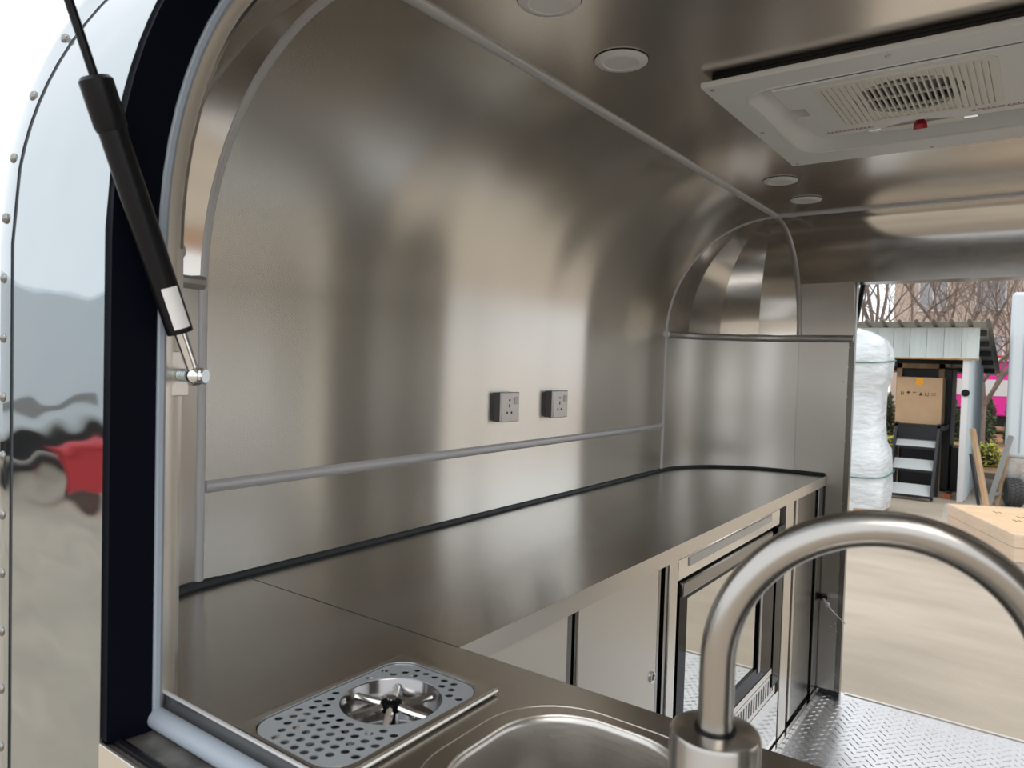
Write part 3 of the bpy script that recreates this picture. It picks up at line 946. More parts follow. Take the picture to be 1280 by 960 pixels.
# ------------------------------------------------------------------ cabinets under the long worktop
XFc = -0.712
cab = thing('base_cabinet', 'pale satin steel two-door cabinet under the long worktop', 'cabinet', (-0.98, 1.28, 0))
MB().box(XL + 0.01, XFc - 0.03, 0.87, 1.69, 0.02, ZW - 0.04).build('carcass', M_BLACK, cab)
d1 = MB().box(XFc - 0.016, XFc, 0.87, 1.188, 0.03, ZW - 0.034).build('door', M_DOOR, cab, bevel=0.0015)
MB().box(XFc - 0.016, XFc - 0.001, 1.188, 1.205, 0.03, ZW - 0.034).build('edge_channel', M_DARKST, cab)
MB().box(XFc - 0.014, XFc - 0.004, 1.222, 1.232, 0.03, ZW - 0.034).build('edge_channel', M_DARKST, cab)
d2 = MB().box(XFc - 0.016, XFc, 1.232, 1.598, 0.03, ZW - 0.034).build('door', M_DOOR, cab, bevel=0.0015)
MB().lathe([(0.014, 0), (0.014, 0.003), (0.011, 0.0045), (0.009, 0.0045), (0.008, 0.0025), (0, 0.0025)], (XFc, 1.578, 0.615), 24, (1, 0, 0)).build('lock_ring', M_CHR, d2)
MB().lathe([(0.0078, 0), (0.0075, 0.0032), (0, 0.0034)], (XFc, 1.578, 0.615), 16, (1, 0, 0)).build('lock_core', M_BLACK, d2)
MB().box(XFc - 0.016, XFc - 0.001, 1.600, 1.612, 0.03, ZW - 0.034).build('edge_channel', M_DARKST, cab)
MB().box(XFc - 0.016, XFc - 0.002, 1.640, 1.658, 0.03, ZW - 0.034).build('edge_channel', M_DARKST, cab)
MB().box(XFc - 0.03, XFc + 0.002, 1.660, 1.708, 0.02, ZW - 0.034).build('post', M_EDGE, cab, bevel=0.002)
settle(cab)

fr = thing('display_fridge', 'undercounter fridge with black-framed glass door between the cabinets', 'fridge', (-0.98, 2.2, 0))
MB().box(XL + 0.01, XFc - 0.02, 1.725, 2.655, 0.02, ZW - 0.05).build('casing', M_BLACK, fr)
MB().box(XFc - 0.03, XFc - 0.004, 1.722, 2.60, 0.805, 0.862).build('top_rail', M_MIRROR, fr, bevel=0.003)
MB().box(XFc - 0.006, XFc - 0.001, 1.79, 2.50, 0.832, 0.855).build('film_strip', M_SILV, fr)
MB().box(XFc - 0.022, XFc + 0.004, 1.74, 2.50, 0.762, 0.800).build('handle_rail', M_DARKST, fr, bevel=0.004)
dr = MB().plate([(1.735, 0.315), (2.56, 0.315), (2.56, 0.765), (1.735, 0.765)], [[(1.785, 0.365), (2.40, 0.365), (2.40, 0.750), (1.785, 0.750)]], XFc - 0.022, XFc - 0.002,
                lambda a, b, c: (c, a, b)).build('door', M_BLACKG, fr)
MB().box(XFc - 0.014, XFc - 0.008, 1.78, 2.41, 0.36, 0.755).build('glass_pane', M_GLASS, dr)
MB().box(XFc - 0.008, XFc + 0.001, 2.405, 2.425, 0.345, 0.755).build('inner_edge', M_TRIMD, dr)
MB().box(XFc - 0.018, XFc + 0.002, 2.565, 2.650, 0.24, 0.80).build('hinge_column', M_BLACKG, fr, bevel=0.003)
MB().box(XFc - 0.02, XFc, 1.735, 2.56, 0.292, 0.312).build('lower_rail', M_EDGE, fr)
lo = MB().box(XFc - 0.024, XFc - 0.003, 1.735, 2.62, 0.205, 0.285).build('vent_panel', M_EDGE, fr)
for k in range(22):
    y0 = 2.05 + k * 0.0255
    MB().box(XFc - 0.004, XFc - 0.0022, y0, y0 + 0.009, 0.222, 0.272).build('vent_slot', M_BLACK, fr)
MB().box(XFc - 0.01, XFc + 0.001, 1.722, 2.645, 0.02, 0.203).build('kick_panel', M_MIRROR, fr)
settle(fr)

cb2 = thing('base_cabinet', 'narrow dark steel cabinet between the fridge and the doorway', 'cabinet', (-0.98, 2.93, 0))
MB().box(-1.02, XFc - 0.03, 2.665, YF - 0.02, 0.02, ZW - 0.04).build('carcass', M_BLACK, cb2)
MB().box(XFc - 0.03, XFc + 0.002, 2.662, 2.755, 0.02, ZW - 0.034).build('post', M_EDGE, cb2, bevel=0.002)
MB().box(XFc - 0.014, XFc - 0.002, 2.80, 2.825, 0.03, ZW - 0.034).build('edge_channel', M_EDGE, cb2)
MB().box(XFc - 0.016, XFc - 0.002, 2.825, 3.085, 0.03, ZW - 0.034).build('door', M_DARKST, cb2, bevel=0.0015)
MB().box(XFc - 0.03, XFc + 0.002, 3.125, YF - 0.012, 0.02, ZW - 0.034).build('post', M_DARKST, cb2, bevel=0.002)
settle(cb2)

# cable stub at the door post
cbl = thing('cable_stub', 'short loose grey cable poking from a black grommet by the doorway', 'cable', (-0.70, YF, 0.40))
MB().lathe([(0.016, 0), (0.014, 0.012), (0.007, 0.014), (0.006, 0.03), (0, 0.03)], (-0.695, YF - 0.001, 0.402), 16, (0.2, -1, 0)).build('grommet', M_BLACK, cbl)
MB().tube([(-0.692, YF - 0.02, 0.402), (-0.675, YF - 0.06, 0.398), (-0.640, YF - 0.095, 0.378), (-0.585, YF - 0.12, 0.348)], [0.006, 0.0055, 0.004, 0.0015], 8).build('lead', M_TRIM, cbl)
MB().box(-0.668, -0.658, YF - 0.08, YF - 0.066, 0.386, 0.402).build('tie', M_LAMP, cbl)
settle(cbl)

# ------------------------------------------------------------------ gas strut and hatch lid
BALL = Vector((-0.830, 0.491, 1.3195))
UPP = Vector((-0.830, 0.391, 1.588))
dirs = (UPP - BALL).normalized()
gs = thing('gas_strut', 'black gas strut holding up the hatch, on steel ball stud', 'gas strut', BALL)
perp = dirs.cross(Vector((1, 0, 0))).normalized()
a0 = BALL + dirs * 0.055
MB().tube([a0, UPP], 0.0150, 20).build('cylinder', M_BLACK, gs)
MB().tube([UPP - dirs * 0.002, UPP + dirs * 0.004, UPP + dirs * 0.050, UPP + dirs * 0.054], [0.016, 0.0175, 0.0175, 0.014], 20).build('end_cap', M_BLACK, gs)
TOPE = UPP + dirs * 0.48
MB().tube([UPP + dirs * 0.03, TOPE], 0.0048, 14).build('piston_rod', M_BLACK, gs)
MB().tube([BALL + dirs * 0.004, a0 + dirs * 0.003], [0.0068, 0.0075], 14).build('end_fitting', M_CHR, gs)
MB().lathe([(0.0, -0.0125), (0.007, -0.0105), (0.0115, -0.005), (0.0125, 0.0), (0.0115, 0.005), (0.007, 0.0105), (0.0, 0.0125)], BALL, 20).build('ball_socket', M_CHR, gs)
MB().lathe([(0.0085, -0.010), (0.0100, -0.009), (0.0100, 0.009), (0.0085, 0.0105), (0, 0.0105)], BALL + Vector((0.002, 0.003, 0)), 20, (0.9, 0.45, 0)).build('end_plug', M_CHR, gs)
st = MB()
for k in range(4):
    st.lathe([(0.0062, 0), (0.008, 0.0012), (0.008, 0.003), (0.0062, 0.0042)], BALL + Vector((-0.030 + k * 0.0046, 0, 0)), 16, (1, 0, 0))
st.tube([BALL + Vector((-0.034, 0, 0)), BALL + Vector((-0.005, 0, 0))], 0.0055, 12)
st.build('ball_stud', M_ZINC, gs)
MB().tube([a0 + dirs * 0.004, a0 + dirs * 0.055], 0.0152, 20).add([], []).build('label_band', M_BLACK, gs)
q = MB()
rows = []
for k in range(5):
    ang = math.radians(-25 + 18 * k)
    e1 = Vector((1, 0, 0))
    n_ = (e1 * math.cos(ang) + perp * -math.sin(ang))
    rows.append([a0 + dirs * 0.006 + n_ * 0.0156, a0 + dirs * 0.055 + n_ * 0.0156])
q.grid(rows).build('paper_label', M_LAMP, gs)
br = MB().box(-0.005, 0.0, -0.012, 0.011, -0.026, 0.029)
b_o = br.build('bracket', M_EDGE, gs, bevel=0.001)
b_o.location = BALL + Vector((-0.031, 0, 0))
settle(gs)

lid = thing('hatch_lid', 'raised silver hatch lid above the serving window', 'hatch', (XM, 0.62, 1.95))
rows = []
for k in range(9):
    s2 = k / 8 * 0.95
    rows.append([(x, 0.60 - s2 * math.cos(math.radians(38)), 1.95 + s2 * math.sin(math.radians(38)) - 0.10 * (k / 8) ** 2) for x in (WJ - 0.02, XM, WJR + 0.02)])
MB().grid(rows).build('skin', M_CHROME, lid, solid=0.025)
settle(lid)
dstr = thing('gas_strut', 'black gas strut outside the open doorway', 'gas strut', (-0.64, 3.36, 1.6))
MB().tube([(-0.655, 3.33, 1.45), (-0.628, 3.40, 1.74)], 0.011, 14).build('cylinder', M_BLACK, dstr)
MB().tube([(-0.6285, 3.398, 1.735), (-0.610, 3.445, 1.93)], 0.005, 10).build('piston_rod', M_BLACK, dstr)
MB().lathe([(0.0, -0.012), (0.01, -0.006), (0.012, 0.0), (0.01, 0.006), (0, 0.012)], (-0.6555, 3.329, 1.443), 14).build('ball_socket', M_CHR, dstr)
MB().box(-0.668, -0.645, YF + 0.06, 3.335, 1.43, 1.455).build('bracket', M_DARKST, dstr)
settle(dstr)

# ================================================================== the yard
GZ = -0.40
ground = struct(MB().box(-30, 30, -25, 14.6, GZ - 0.1, GZ).build('ground', M_CONC, smooth=False), 'pale worn concrete yard')
bed = struct(MB().box(-40, 40, 14.6, 60, GZ - 0.1, GZ + 0.02).build('ground_bed', M_SOIL, smooth=False), 'brown soil planting strip beyond the yard')
MB().box(-30, 30, 14.5, 14.62, GZ, GZ + 0.10).build('kerb', M_CONC, ground)

# shed ------------------------------------------------------------
shed = thing('metal_shed', 'pale metal-sided open shed with corrugated roof across the yard', 'shed', (-2.0, 12.9, GZ))
SXR, SXL, SYF, SYB = -0.80, -3.4, 11.6, 14.3
wp = 0.207
for k in range(13):
    xa = -0.69 - wp * (k + 1)
    mb = MB().box(xa + 0.002, xa + wp - 0.002, SYF - 0.03, SYF - 0.015, 1.545, 1.965)
    mb.box(xa + wp - 0.018, xa + wp - 0.002, SYF - 0.042, SYF - 0.029, 1.545, 1.965)
    mb.box(xa + 0.06, xa + 0.066, SYF - 0.034, SYF - 0.029, 1.545, 1.965).box(xa + 0.13, xa + 0.136, SYF - 0.034, SYF - 0.029, 1.545, 1.965)
    mb.build('fascia_panel', M_SHEDW, shed)
MB().box(SXL, -0.69, SYF - 0.035, SYF + 0.01, 1.527, 1.547).build('fascia_edge', M_RUST, shed)
for xx in (SXR - 0.07, SXL):
    MB().box(xx, xx + 0.075, SYF, SYF + 0.08, GZ, 1.53).build('post', M_WHITEB, shed)
    MB().box(xx, xx + 0.06, SYB - 0.06, SYB, GZ, 1.45).build('post', M_DARKIN, shed)
for k in range(13):
    ya = SYF + wp * k
    MB().box(SXR + 0.006, SXR + 0.02, ya + 0.002, ya + wp - 0.002, GZ + 0.02, 1.95 - 0.17 * (ya - SYF)).box(SXR + 0.018, SXR + 0.032, ya + 0.002, ya + 0.020, GZ + 0.02, 1.95 - 0.17 * (ya - SYF)).build('side_panel', M_SHEDW2, shed)
slope = 0.20
for k in range(15):
    xa = -0.555 - 0.205 * (k + 1)
    mb = MB()
    prof = [(0, 0), (0.135, 0), (0.15, 0.035), (0.19, 0.035), (0.205, 0)]
    rows = [[(xa + a, y, 2.03 - slope * (y - 11.25) + b) for a, b in prof] for y in (11.25, 12.9, 14.75)]
    mb.grid(rows).build('roof_sheet', M_ROOF, shed, solid=0.006, smooth=False)
for k in range(5):
    yy = 11.7 + k * 0.62
    MB().box(SXL, -0.62, yy, yy + 0.05, 1.945 - slope * (yy - 11.25), 2.015 - slope * (yy - 11.25)).build('rafter', M_DARKIN, shed)
MB().lathe([(0.05, 0), (0.05, 0.012), (0.0, 0.014)], (SXR - 0.025, SYF - 0.001, 1.08), 14, (0, -1, 0)).build('round_plate', M_BLACK, shed)
settle(shed)

crate = thing('tall_crate', 'tall dark cabinet in a wooden crate inside the shed', 'crate', (-1.4, 12.75, GZ))
MB().box(-1.72, -1.05, 12.4, 13.1, GZ + 0.02, 1.40).build('body', M_BLACKF, crate, bevel=0.01)
for xx in (-1.77, -1.22):
    MB().box(xx, xx + 0.07, 12.33, 12.40, GZ, 1.47).build('batten', M_WOOD, crate)
MB().box(-1.77, -1.15, 12.33, 12.395, 1.40, 1.47).build('batten', M_WOOD, crate)
MB().box(-1.03, -0.93, 12.5, 13.0, GZ + 0.02, 0.25).build('side_box', M_BLACKF, crate)
settle(crate)
bx = thing('cardboard_box', 'brown cardboard carton with orange sticker standing on the step unit', 'box', (-1.42, 12.0, 0.6))
MB().box(-1.70, -1.12, 11.86, 12.30, 0.603, 1.27).build('carton', M_CARD, bx, bevel=0.006)
MB().plate([(-1.46, 1.17), (-1.40, 1.155), (-1.355, 1.18), (-1.36, 1.265), (-1.45, 1.26)], [], 11.857, 11.8595, lambda a, b, c: (a, c, b)).build('sticker', M_ORANGE, bx)
for k in range(6):
    x0 = -1.645 + k * 0.078
    z0 = 1.01
    mb = MB()
    Y0, Y1_ = 11.857, 11.8595
    if k == 0:
        mb.box(x0 + .008, x0 + .018, Y0, Y1_, z0, z0 + .05).box(x0 + .034, x0 + .044, Y0, Y1_, z0, z0 + .05)
    elif k == 1:
        mb.plate([(x0, z0 + .03), (x0 + .05, z0 + .03), (x0 + .04, z0 + .055), (x0 + .01, z0 + .055)], [], Y0, Y1_, lambda a, b, c: (a, c, b)).box(x0 + .022, x0 + .028, Y0, Y1_, z0, z0 + .03)
    elif k == 2:
        mb.box(x0, x0 + .05, Y0, Y1_, z0 + .04, z0 + .048).box(x0 + .012, x0 + .02, Y0, Y1_, z0 + .01, z0 + .04)
    elif k == 3:
        mb.plate([(x0, z0), (x0 + .05, z0), (x0 + .025, z0 + .05)], [], Y0, Y1_, lambda a, b, c: (a, c, b))
    elif k == 4:
        mb.box(x0, x0 + .045, Y0, Y1_, z0, z0 + .006).box(x0, x0 + .006, Y0, Y1_, z0, z0 + .05).box(x0 + .04, x0 + .046, Y0, Y1_, z0, z0 + .05)
    else:
        mb.box(x0, x0 + .06, Y0, Y1_, z0 + .035, z0 + .041).box(x0, x0 + .06, Y0, Y1_, z0 + .01, z0 + .016)
    mb.build('handling_mark', M_INK, bx)
settle(bx)

stp = thing('step_unit', 'black folding step unit with three pale grey treads by the shed', 'steps', (-1.4, 11.6, GZ))
for xx, sgn in ((-1.66, 0), (-1.13, 0)):
    MB().bar((xx, 11.22, GZ + 0.04), (xx, 11.82, 0.60), 0.035, 0.10, (0, -1, 1)).build('stringer', M_BLACKF, stp)
    MB().box(xx - 0.02, xx + 0.02, 11.74, 11.84, GZ, 0.62).build('rear_leg', M_BLACKF, stp)
for k, (yy, zz) in enumerate(((11.24, -0.27), (11.44, 0.055), (11.64, 0.355))):
    MB().obox((-1.395, yy + 0.07, zz), (1, 0, 0), (0, 0.86, 0.5), (0, -0.5, 0.86), 0.245, 0.12, 0.012).build('tread', M_STEPW, stp)
    MB().box(-1.64, -1.15, yy - 0.04, yy - 0.02, zz - 0.085, zz - 0.05).build('tread_edge', M_BLACKF, stp)
MB().box(-1.70, -1.06, 11.74, 12.30, 0.54, 0.60).build('top_platform', M_BLACKF, stp)
MB().box(-1.64, -1.15, 11.72, 11.74, 0.40, 0.58).build('back_panel', M_BLACKF, stp)
settle(stp)
tag(MB().box(-1.06, -0.95, 11.72, 11.84, GZ, GZ + 0.06).build('brick', M_BRICK, bevel=0.004), 'orange red brick lying on the ground by the shed post', 'brick')
tag(MB().bar((-1.05, 11.75, GZ + 0.03), (-0.98, 12.15, GZ + 0.03), 0.02, 0.04).build('floor_rod', M_BLACKF), 'short black rod lying on the shed ground behind the brick', 'rod')

# plank, ladder frame, tyre ------------------------------------------------------------
tag(MB().bar((-0.49, 11.08, GZ + 0.01), (-0.71, 11.35, 0.62), 0.085, 0.05, (1, -0.4, 0)).build('wooden_plank', M_WOOD, bevel=0.006), 'rough wooden plank leaning on the shed side', 'plank')
tag(MB().bar((-0.585, 11.18, GZ + 0.02), (-0.72, 11.42, 0.28), 0.03, 0.03, (1, -0.4, 0)).build('black_bar', M_BLACKF), 'thin black bar leaning under the plank at the shed side', 'bar')
af = thing('trestle', 'grey wooden trestle frame leaning beside the white trailer', 'trestle', (-0.42, 11.65, GZ))
MB().bar((-0.50, 11.50, GZ), (-0.30, 11.88, 0.52), 0.05, 0.05).build('leg', M_GREYW, af)
MB().bar((-0.40, 11.62, GZ), (-0.33, 11.86, 0.30), 0.04, 0.04).build('leg', M_WOOD, af)
MB().bar((-0.48, 11.55, -0.24), (-0.36, 11.70, -0.24), 0.04, 0.04).build('rail', M_GREYW, af)
settle(af)
ty = thing('spare_tyre', 'small black treaded tyre standing under the white trailer', 'tyre', (-0.235, 11.75, GZ))
MB().lathe([(0.09, -0.075), (0.15, -0.10), (0.178, -0.085), (0.182, 0.0), (0.178, 0.085), (0.15, 0.10), (0.09, 0.075)], (-0.235, 11.75, GZ + 0.182), 36, (1, 0.25, 0)).build('casing', M_TYRE, ty)
for rr in (-0.05, 0.0, 0.05):
    for k in range(24):
        a = 2 * PI * k / 24 + rr * 3
        ax_ = Vector((1, 0.25, 0)).normalized()
        e1 = Vector((-0.25, 1, 0)).normalized()
        d_ = e1 * math.cos(a) + Vector((0, 0, 1)) * math.sin(a)
        if d_.y < 0.35 and d_.z > -0.97:
            MB().obox(Vector((-0.235, 11.75, GZ + 0.182)) + d_ * 0.183 + ax_ * rr, ax_, d_.cross(ax_), d_, 0.017, 0.016, 0.006).build('tread_block', M_TYRE, ty)
MB().lathe([(0.088, -0.04), (0.088, 0.05), (0.03, 0.045), (0, 0.05)], (-0.235, 11.75, GZ + 0.182), 24, (1, 0.25, 0)).build('rim', M_WHITEB, ty)
settle(ty)

# white trailer beside the shed ------------------------------------------------------------
wt = thing('white_trailer', 'tall white box trailer parked beside the shed', 'trailer', (0.8, 13.6, GZ))
MB().box(-0.37, 2.0, 11.95, 15.2, 0.22, 2.46).build('body', M_TRUCK, wt, bevel=0.05, seg=4)
MB().box(-0.335, 1.98, 11.98, 15.1, -0.12, 0.22).build('skirt', M_TREAD, wt)
MB().box(-0.21, -0.195, 11.94, 11.952, 0.3, 1.9).build('panel_strip', M_SEALANT, wt)
for xx in (-0.2, 1.85):
    MB().lathe([(0.2, -0.09), (0.29, -0.09), (0.30, -0.06), (0.30, 0.06), (0.29, 0.09), (0.2, 0.09)], (xx, 13.8, GZ + 0.30), 28, (1, 0, 0)).build('wheel', M_TYRE, wt)
MB().box(0.9, 1.0, 11.0, 12.0, -0.12, -0.04).build('drawbar', M_BLACKF, wt)
MB().box(0.92, 0.98, 11.05, 11.12, GZ, -0.10).build('jack_leg', M_BLACKF, wt)
settle(wt)

# wrapped machine ------------------------------------------------------------
wm = thing('wrapped_machine', 'tall bulky item wrapped in white stretch film outside the doorway', 'wrapped goods', (-1.9, 9.9, GZ))
lv = [(-0.36, 0.50, 0.0), (-0.10, 0.515, 0), (0.25, 0.51, 0), (0.38, 0.49, 0), (0.46, 0.435, 0), (0.7, 0.42, 0), (1.0, 0.42, 0), (1.15, 0.425, 0), (1.24, 0.47, 0),
      (1.45, 0.485, 0), (1.62, 0.46, 0), (1.74, 0.40, 0), (1.83, 0.25, 0), (1.88, 0.08, 0)]
rows = []
NN = 56
for z, rr, _ in lv:
    row = []
    for k in range(NN + 1):
        a = 2 * PI * (k % NN) / NN
        ca, sa = math.cos(a), math.sin(a)
        e = 0.45
        xx = -1.97 + rr * math.copysign(abs(ca) ** e, ca)
        yy = 9.95 + rr * 0.95 * math.copysign(abs(sa) ** e, sa)
        p = Vector((xx, yy, z))
        n3 = noise.noise_vector(p * 3.0) * 0.035 + noise.noise_vector(Vector((p.x * 5, p.y * 5, p.z * 12))) * 0.006
        row.append(tuple(p + n3))
    rows.append(row)
MB().grid(rows).build('film_wrap', M_FILM, wm, ang=70)
MB().box(-2.44, -1.50, 9.48, 10.42, GZ, GZ + 0.1).build('pallet', M_WOOD, wm)
for z, rr in ((1.47, 0.50), (0.10, 0.535)):
    lp = []
    for k in range(41):
        a = 2 * PI * k / 40
        ca, sa = math.cos(a), math.sin(a)
        lp.append((-1.97 + rr * math.copysign(abs(ca) ** .5, ca), 9.95 + rr * .96 * math.copysign(abs(sa) ** .5, sa), z + 0.03 * sa))
    MB().tube(lp, 0.008, 6, caps=False).build('strap', M_STRAP, wm)
settle(wm)

# wrapped flat cartons ------------------------------------------------------------
fc = thing('flat_carton', 'flat pale cardboard carton in clear film on a pallet', 'carton', (0.0, 8.4, GZ))
A, B_ = Vector((-0.73, 8.72, 0)), Vector((-0.13, 7.46, 0))
ex = (B_ - A)
Lx = ex.length
ex.normalize()
ey = Vector((-ex.y, ex.x, 0))
if ey.x < 0:
    ey = -ey
cc = A + ex * Lx / 2 + ey * 0.45
MB().obox(cc + Vector((0, 0, -0.055)), ex, ey, (0, 0, 1), Lx / 2, 0.45, 0.055).build('upper_carton', M_CARD2, fc, bevel=0.005)
MB().obox(cc + Vector((0, 0, -0.175)), ex, ey, (0, 0, 1), Lx / 2 - .005, 0.445, 0.062).build('lower_carton', M_CARD2, fc, bevel=0.005)
for s_ in (-0.38, 0, 0.38):
    MB().obox(cc + ey * s_ + Vector((0, 0, -0.32)), ex, ey, (0, 0, 1), Lx / 2, 0.05, 0.08).build('pallet_bearer', M_WOOD, fc)
rows = []
for z, g in ((0.004, -0.02), (0.004, 0.012), (-0.10, 0.03), (-0.24, 0.03), (-0.39, 0.09)):
    row = []
    for k in range(49):
        t = (k % 48) / 12
        sidx = int(t)
        u_ = t - sidx
        hx, hy = Lx / 2 + g, 0.45 + g
        cs = [(-hx, -hy), (hx, -hy), (hx, hy), (-hx, hy)]
        p0, p1 = cs[sidx % 4], cs[(sidx + 1) % 4]
        p = cc + ex * (p0[0] + (p1[0] - p0[0]) * u_) + ey * (p0[1] + (p1[1] - p0[1]) * u_) + Vector((0, 0, z))
        row.append(p + noise.noise_vector(p * 7) * (0.015 if z < 0 else 0.0))
    rows.append(row)
MB().grid(rows).build('film_wrap', M_CLEAR, fc, ang=60)
for k in range(4):
    c3 = cc + ex * (-0.35 + 0.2 * k) + ey * (-0.15 + 0.12 * (k % 2)) + Vector((0, 0, 0.0008))
    MB().obox(c3, ex, ey, (0, 0, 1), 0.05, 0.006, 0.0006).obox(c3 + ey * 0.04, ex, ey, (0, 0, 1), 0.035, 0.005, 0.0006).build('print_mark', M_INK, fc)
settle(fc)

# planting, trees, buildings ------------------------------------------------------------
def bush(name, label, cat, c, rx, ry, rz, n, m, leaf, group=None, seed=1):
    rnd = random.Random(seed)
    mb = MB()
    for _ in range(n):
        a = rnd.uniform(0, 2 * PI)
        h = rnd.uniform(0, 1)
        rr = rnd.uniform(0.75, 1.05) * math.sqrt(max(0.05, 1 - (h * 0.9) ** 4))
        p = Vector((c[0] + rx * rr * math.cos(a), c[1] + ry * rr * math.sin(a), c[2] + rz * h))
        d1 = Vector((rnd.uniform(-1, 1), rnd.uniform(-1, 1), rnd.uniform(-.3, 1))).normalized()
        d2 = d1.cross(Vector((rnd.uniform(-1, 1), rnd.uniform(-1, 1), rnd.uniform(-1, 1)))).normalized()
        L = leaf * rnd.uniform(0.7, 1.3)
        mb.add([p - d1 * L, p + d2 * L * .45, p + d1 * L, p - d2 * L * .45], [(0, 1, 2, 3)])
    t = thing(name, label, cat, c, group)
    lv_ = mb.build('foliage', m, t, smooth=False)
    cr = MB().lathe([(rx * .5, 0), (rx * .85, rz * .2), (rx * .85, rz * .6), (rx * .5, rz * .9), (0, rz * .95)], c, 12)  # dark filler body inside the leaves
    cr.build('dark_core', M_DARKIN, t)
    settle(t)
    return t


for k in range(7):
    bush('hedge_bush', 'dark green clipped hedge bush behind the shed', 'bush', (-4.2 + k * 0.76, 21.5 + 0.3 * (k % 2), GZ + 0.02), 0.30, 0.42, 1.05 + 0.1 * (k % 3), 900, M_LEAF, 0.055,
         'hedge bushes behind the shed', 10 + k)
for k, (xx, yy) in enumerate(((-0.85, 16.3), (-1.6, 16.6), (-2.3, 16.4))):
    bush('low_shrub', 'low yellow green shrub on the planting strip', 'shrub', (xx, yy, GZ + 0.02), 0.32, 0.3, 0.42, 500, M_LEAFY, 0.045, 'low yellow shrubs behind the shed', 40 + k)


def tree(c, h, seed, label, r0=0.10, lean=(0, 0), lo=1.0):
    rnd = random.Random(seed)
    t = thing('bare_tree', label, 'tree', c, 'bare trees behind the shed')
    trunk = MB()
    twigs = MB()

    def grow(p, d, L, r, lvl):
        pts = [p]
        q = p.copy()
        dd = d.copy()
        k = 4 if lvl < 3 else 3
        for i in range(k):
            dd = (dd + Vector((rnd.uniform(-1, 1), rnd.uniform(-1, 1), rnd.uniform(-.5, .8))) * (0.10 + 0.07 * lvl)).normalized()
            q = q + dd * L / k
            pts.append(q.copy())
        (trunk if lvl < 2 else twigs).tube(pts, [r * (1 - 0.45 * i / k) for i in range(k + 1)], 6 if lvl < 2 else 3, caps=False)
        if lvl >= 5:
            return
        nb_ = (5 if lvl == 0 else 4 if lvl < 4 else 3)
        for b in range(nb_):
            f_ = rnd.uniform(0.35, 1.0) if b else 1.0
            idx = min(k, max(1, int(round(f_ * k))))
            side = Vector((rnd.uniform(-1, 1), rnd.uniform(-1, 1), rnd.uniform(-.2, .9))).normalized()
            nd = (dd * 0.75 + side * (0.8 if b else 0.3)).normalized()
            grow(pts[idx], nd, L * rnd.uniform(0.55, 0.78), r * 0.55 * rnd.uniform(.75, 1), lvl + 1)

    grow(Vector(c), Vector((lean[0], lean[1], 1)).normalized(), h * 0.38, r0, 0)
    tb = trunk.build('trunk', M_BARK, t, ang=60)
    tw = twigs.build('twigs', M_BARK, t, smooth=False)
    settle(t)
    return t


tree((-0.98, 18.2, GZ), 5.5, 3, 'bare tree with slim trunk just past the shed roof end', 0.09, (0.05, 0))
tree((-3.4, 17.5, GZ), 6.5, 5, 'bare dark-limbed tree behind the shed roof', 0.10, (0.15, 0))
tree((-2.2, 22.5, GZ), 7.0, 8, 'bare leafless tree in front of the beige building', 0.09)
tree((-4.6, 24.0, GZ), 7.5, 12, 'bare leafless tree by the building corner', 0.09, (0.1, 0))
tree((-0.4, 29.5, GZ), 7.5, 15, 'bare leafless tree behind the magenta van', 0.09)
tree((-3.4, 28.0, GZ), 8.0, 21, 'bare leafless tree close to the beige building', 0.10)

pv = thing('magenta_van', 'magenta food van with a white band beyond the hedge', 'van', (-0.4, 25.8, GZ))
MB().box(-2.2, 1.6, 25.0, 26.8, 0.15, 1.72).build('body', M_PINK, pv, bevel=0.04)
MB().box(-2.21, 1.61, 24.985, 25.0, 0.72, 1.18).build('white_band', M_WHITEB, pv)
MB().box(-2.25, 1.65, 24.9, 26.9, 1.72, 1.80).build('roof', M_WHITEB, pv)
for xx in (-1.6, 1.0):
    MB().lathe([(0.2, -0.1), (0.34, -0.1), (0.36, 0), (0.34, 0.1), (0.2, 0.1)], (xx, 25.15, GZ + 0.36), 20, (0, 1, 0)).build('wheel', M_TYRE, pv)
MB().box(-2.1, 1.5, 25.1, 26.7, GZ + 0.25, 0.16).build('chassis', M_BLACKF, pv)
settle(pv)

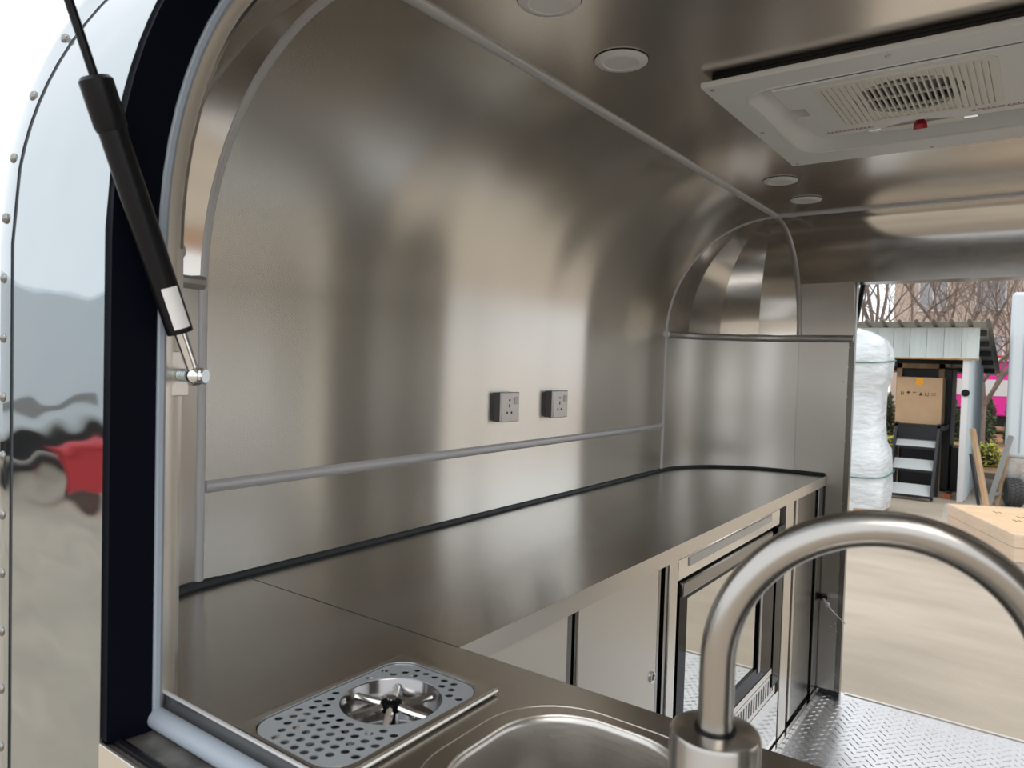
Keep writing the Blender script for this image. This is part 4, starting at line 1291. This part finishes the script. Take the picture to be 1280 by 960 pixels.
bl = thing('beige_building', 'tall beige building with grey windows behind the trees', 'building', (2, 44, GZ))
MB().box(-6.0, 14, 40, 48, GZ, 16).build('wall', M_BEIGE, bl)
for i in range(7):
    for j in range(4):
        x0 = -4.9 + i * 2.3
        z0 = 1.75 + j * 2.55
        w_ = MB().plate([(x0 - .06, z0 - .06), (x0 + 1.16, z0 - .06), (x0 + 1.16, z0 + 1.36), (x0 - .06, z0 + 1.36)],
                        [[(x0, z0), (x0 + .52, z0), (x0 + .52, z0 + 1.3), (x0, z0 + 1.3)], [(x0 + .58, z0), (x0 + 1.1, z0), (x0 + 1.1, z0 + 1.3), (x0 + .58, z0 + 1.3)]], 39.93, 40.0,
                        lambda a, b, c: (a, c, b)).build('window', M_WHITEB, bl)
        MB().box(x0, x0 + 1.1, 39.97, 39.985, z0, z0 + 1.3).build('pane', M_WINB, w_)
MB().box(-3.0, 6.0, 39.2, 40.0, 1.95, 2.18).build('red_canopy', M_REDC, bl)
settle(bl)

# unseen trailer and bin, added only to be mirrored in the outer skin
pt = thing('mirrored_trailer', 'unseen pale grey box trailer added across the yard for the outer skin to mirror', 'trailer', (-11.5, -3.5, GZ))
MB().box(-12.8, -10.4, -8.5, 0.2, 0.25, 2.35).build('body', M_TRUCK, pt, bevel=0.12, seg=4)
MB().box(-10.402, -10.385, -7.6, -5.0, 1.1, 1.9).build('window_panel', M_WINB, pt)
MB().box(-10.402, -10.385, -4.2, -0.8, 0.55, 0.66).build('stripe', M_GREYW, pt)
MB().box(-12.6, -10.6, -8.3, 0.0, -0.05, 0.25).build('chassis', M_BLACKF, pt)
for yy in (-6.4, -1.6):
    MB().lathe([(0.18, -0.1), (0.31, -0.1), (0.33, 0), (0.31, 0.1), (0.18, 0.1)], (-10.62, yy, GZ + 0.33), 24, (1, 0, 0)).build('wheel', M_TYRE, pt)
settle(pt)
bx_, by_ = -8.7, -3.25
rb = thing('mirrored_red_bin', 'added red bin standing in for a red patch mirrored in the outer skin', 'bin', (bx_, by_, GZ))  # placeholder for something red reflected in the skin
rows = [[(bx_ + sx * w_, by_ + sy * w_ * 1.2, z) for sx, sy in ((-1, -1), (1, -1), (1, 1), (-1, 1), (-1, -1))] for z, w_ in ((GZ + 0.08, 0.17), (GZ + 0.62, 0.23))]
MB().grid(rows).build('tub', M_REDC, rb, solid=0.02)
MB().box(bx_ - 0.25, bx_ + 0.25, by_ - 0.3, by_ + 0.3, GZ + 0.62, GZ + 0.69).build('lid', M_REDC, rb, bevel=0.02)
for yy in (-0.15, 0.15):
    MB().lathe([(0.09, -0.03), (0.09, 0.03)], (bx_ - 0.19, by_ + yy, GZ + 0.09), 16, (0, 1, 0)).build('wheel', M_TYRE, rb)
settle(rb)
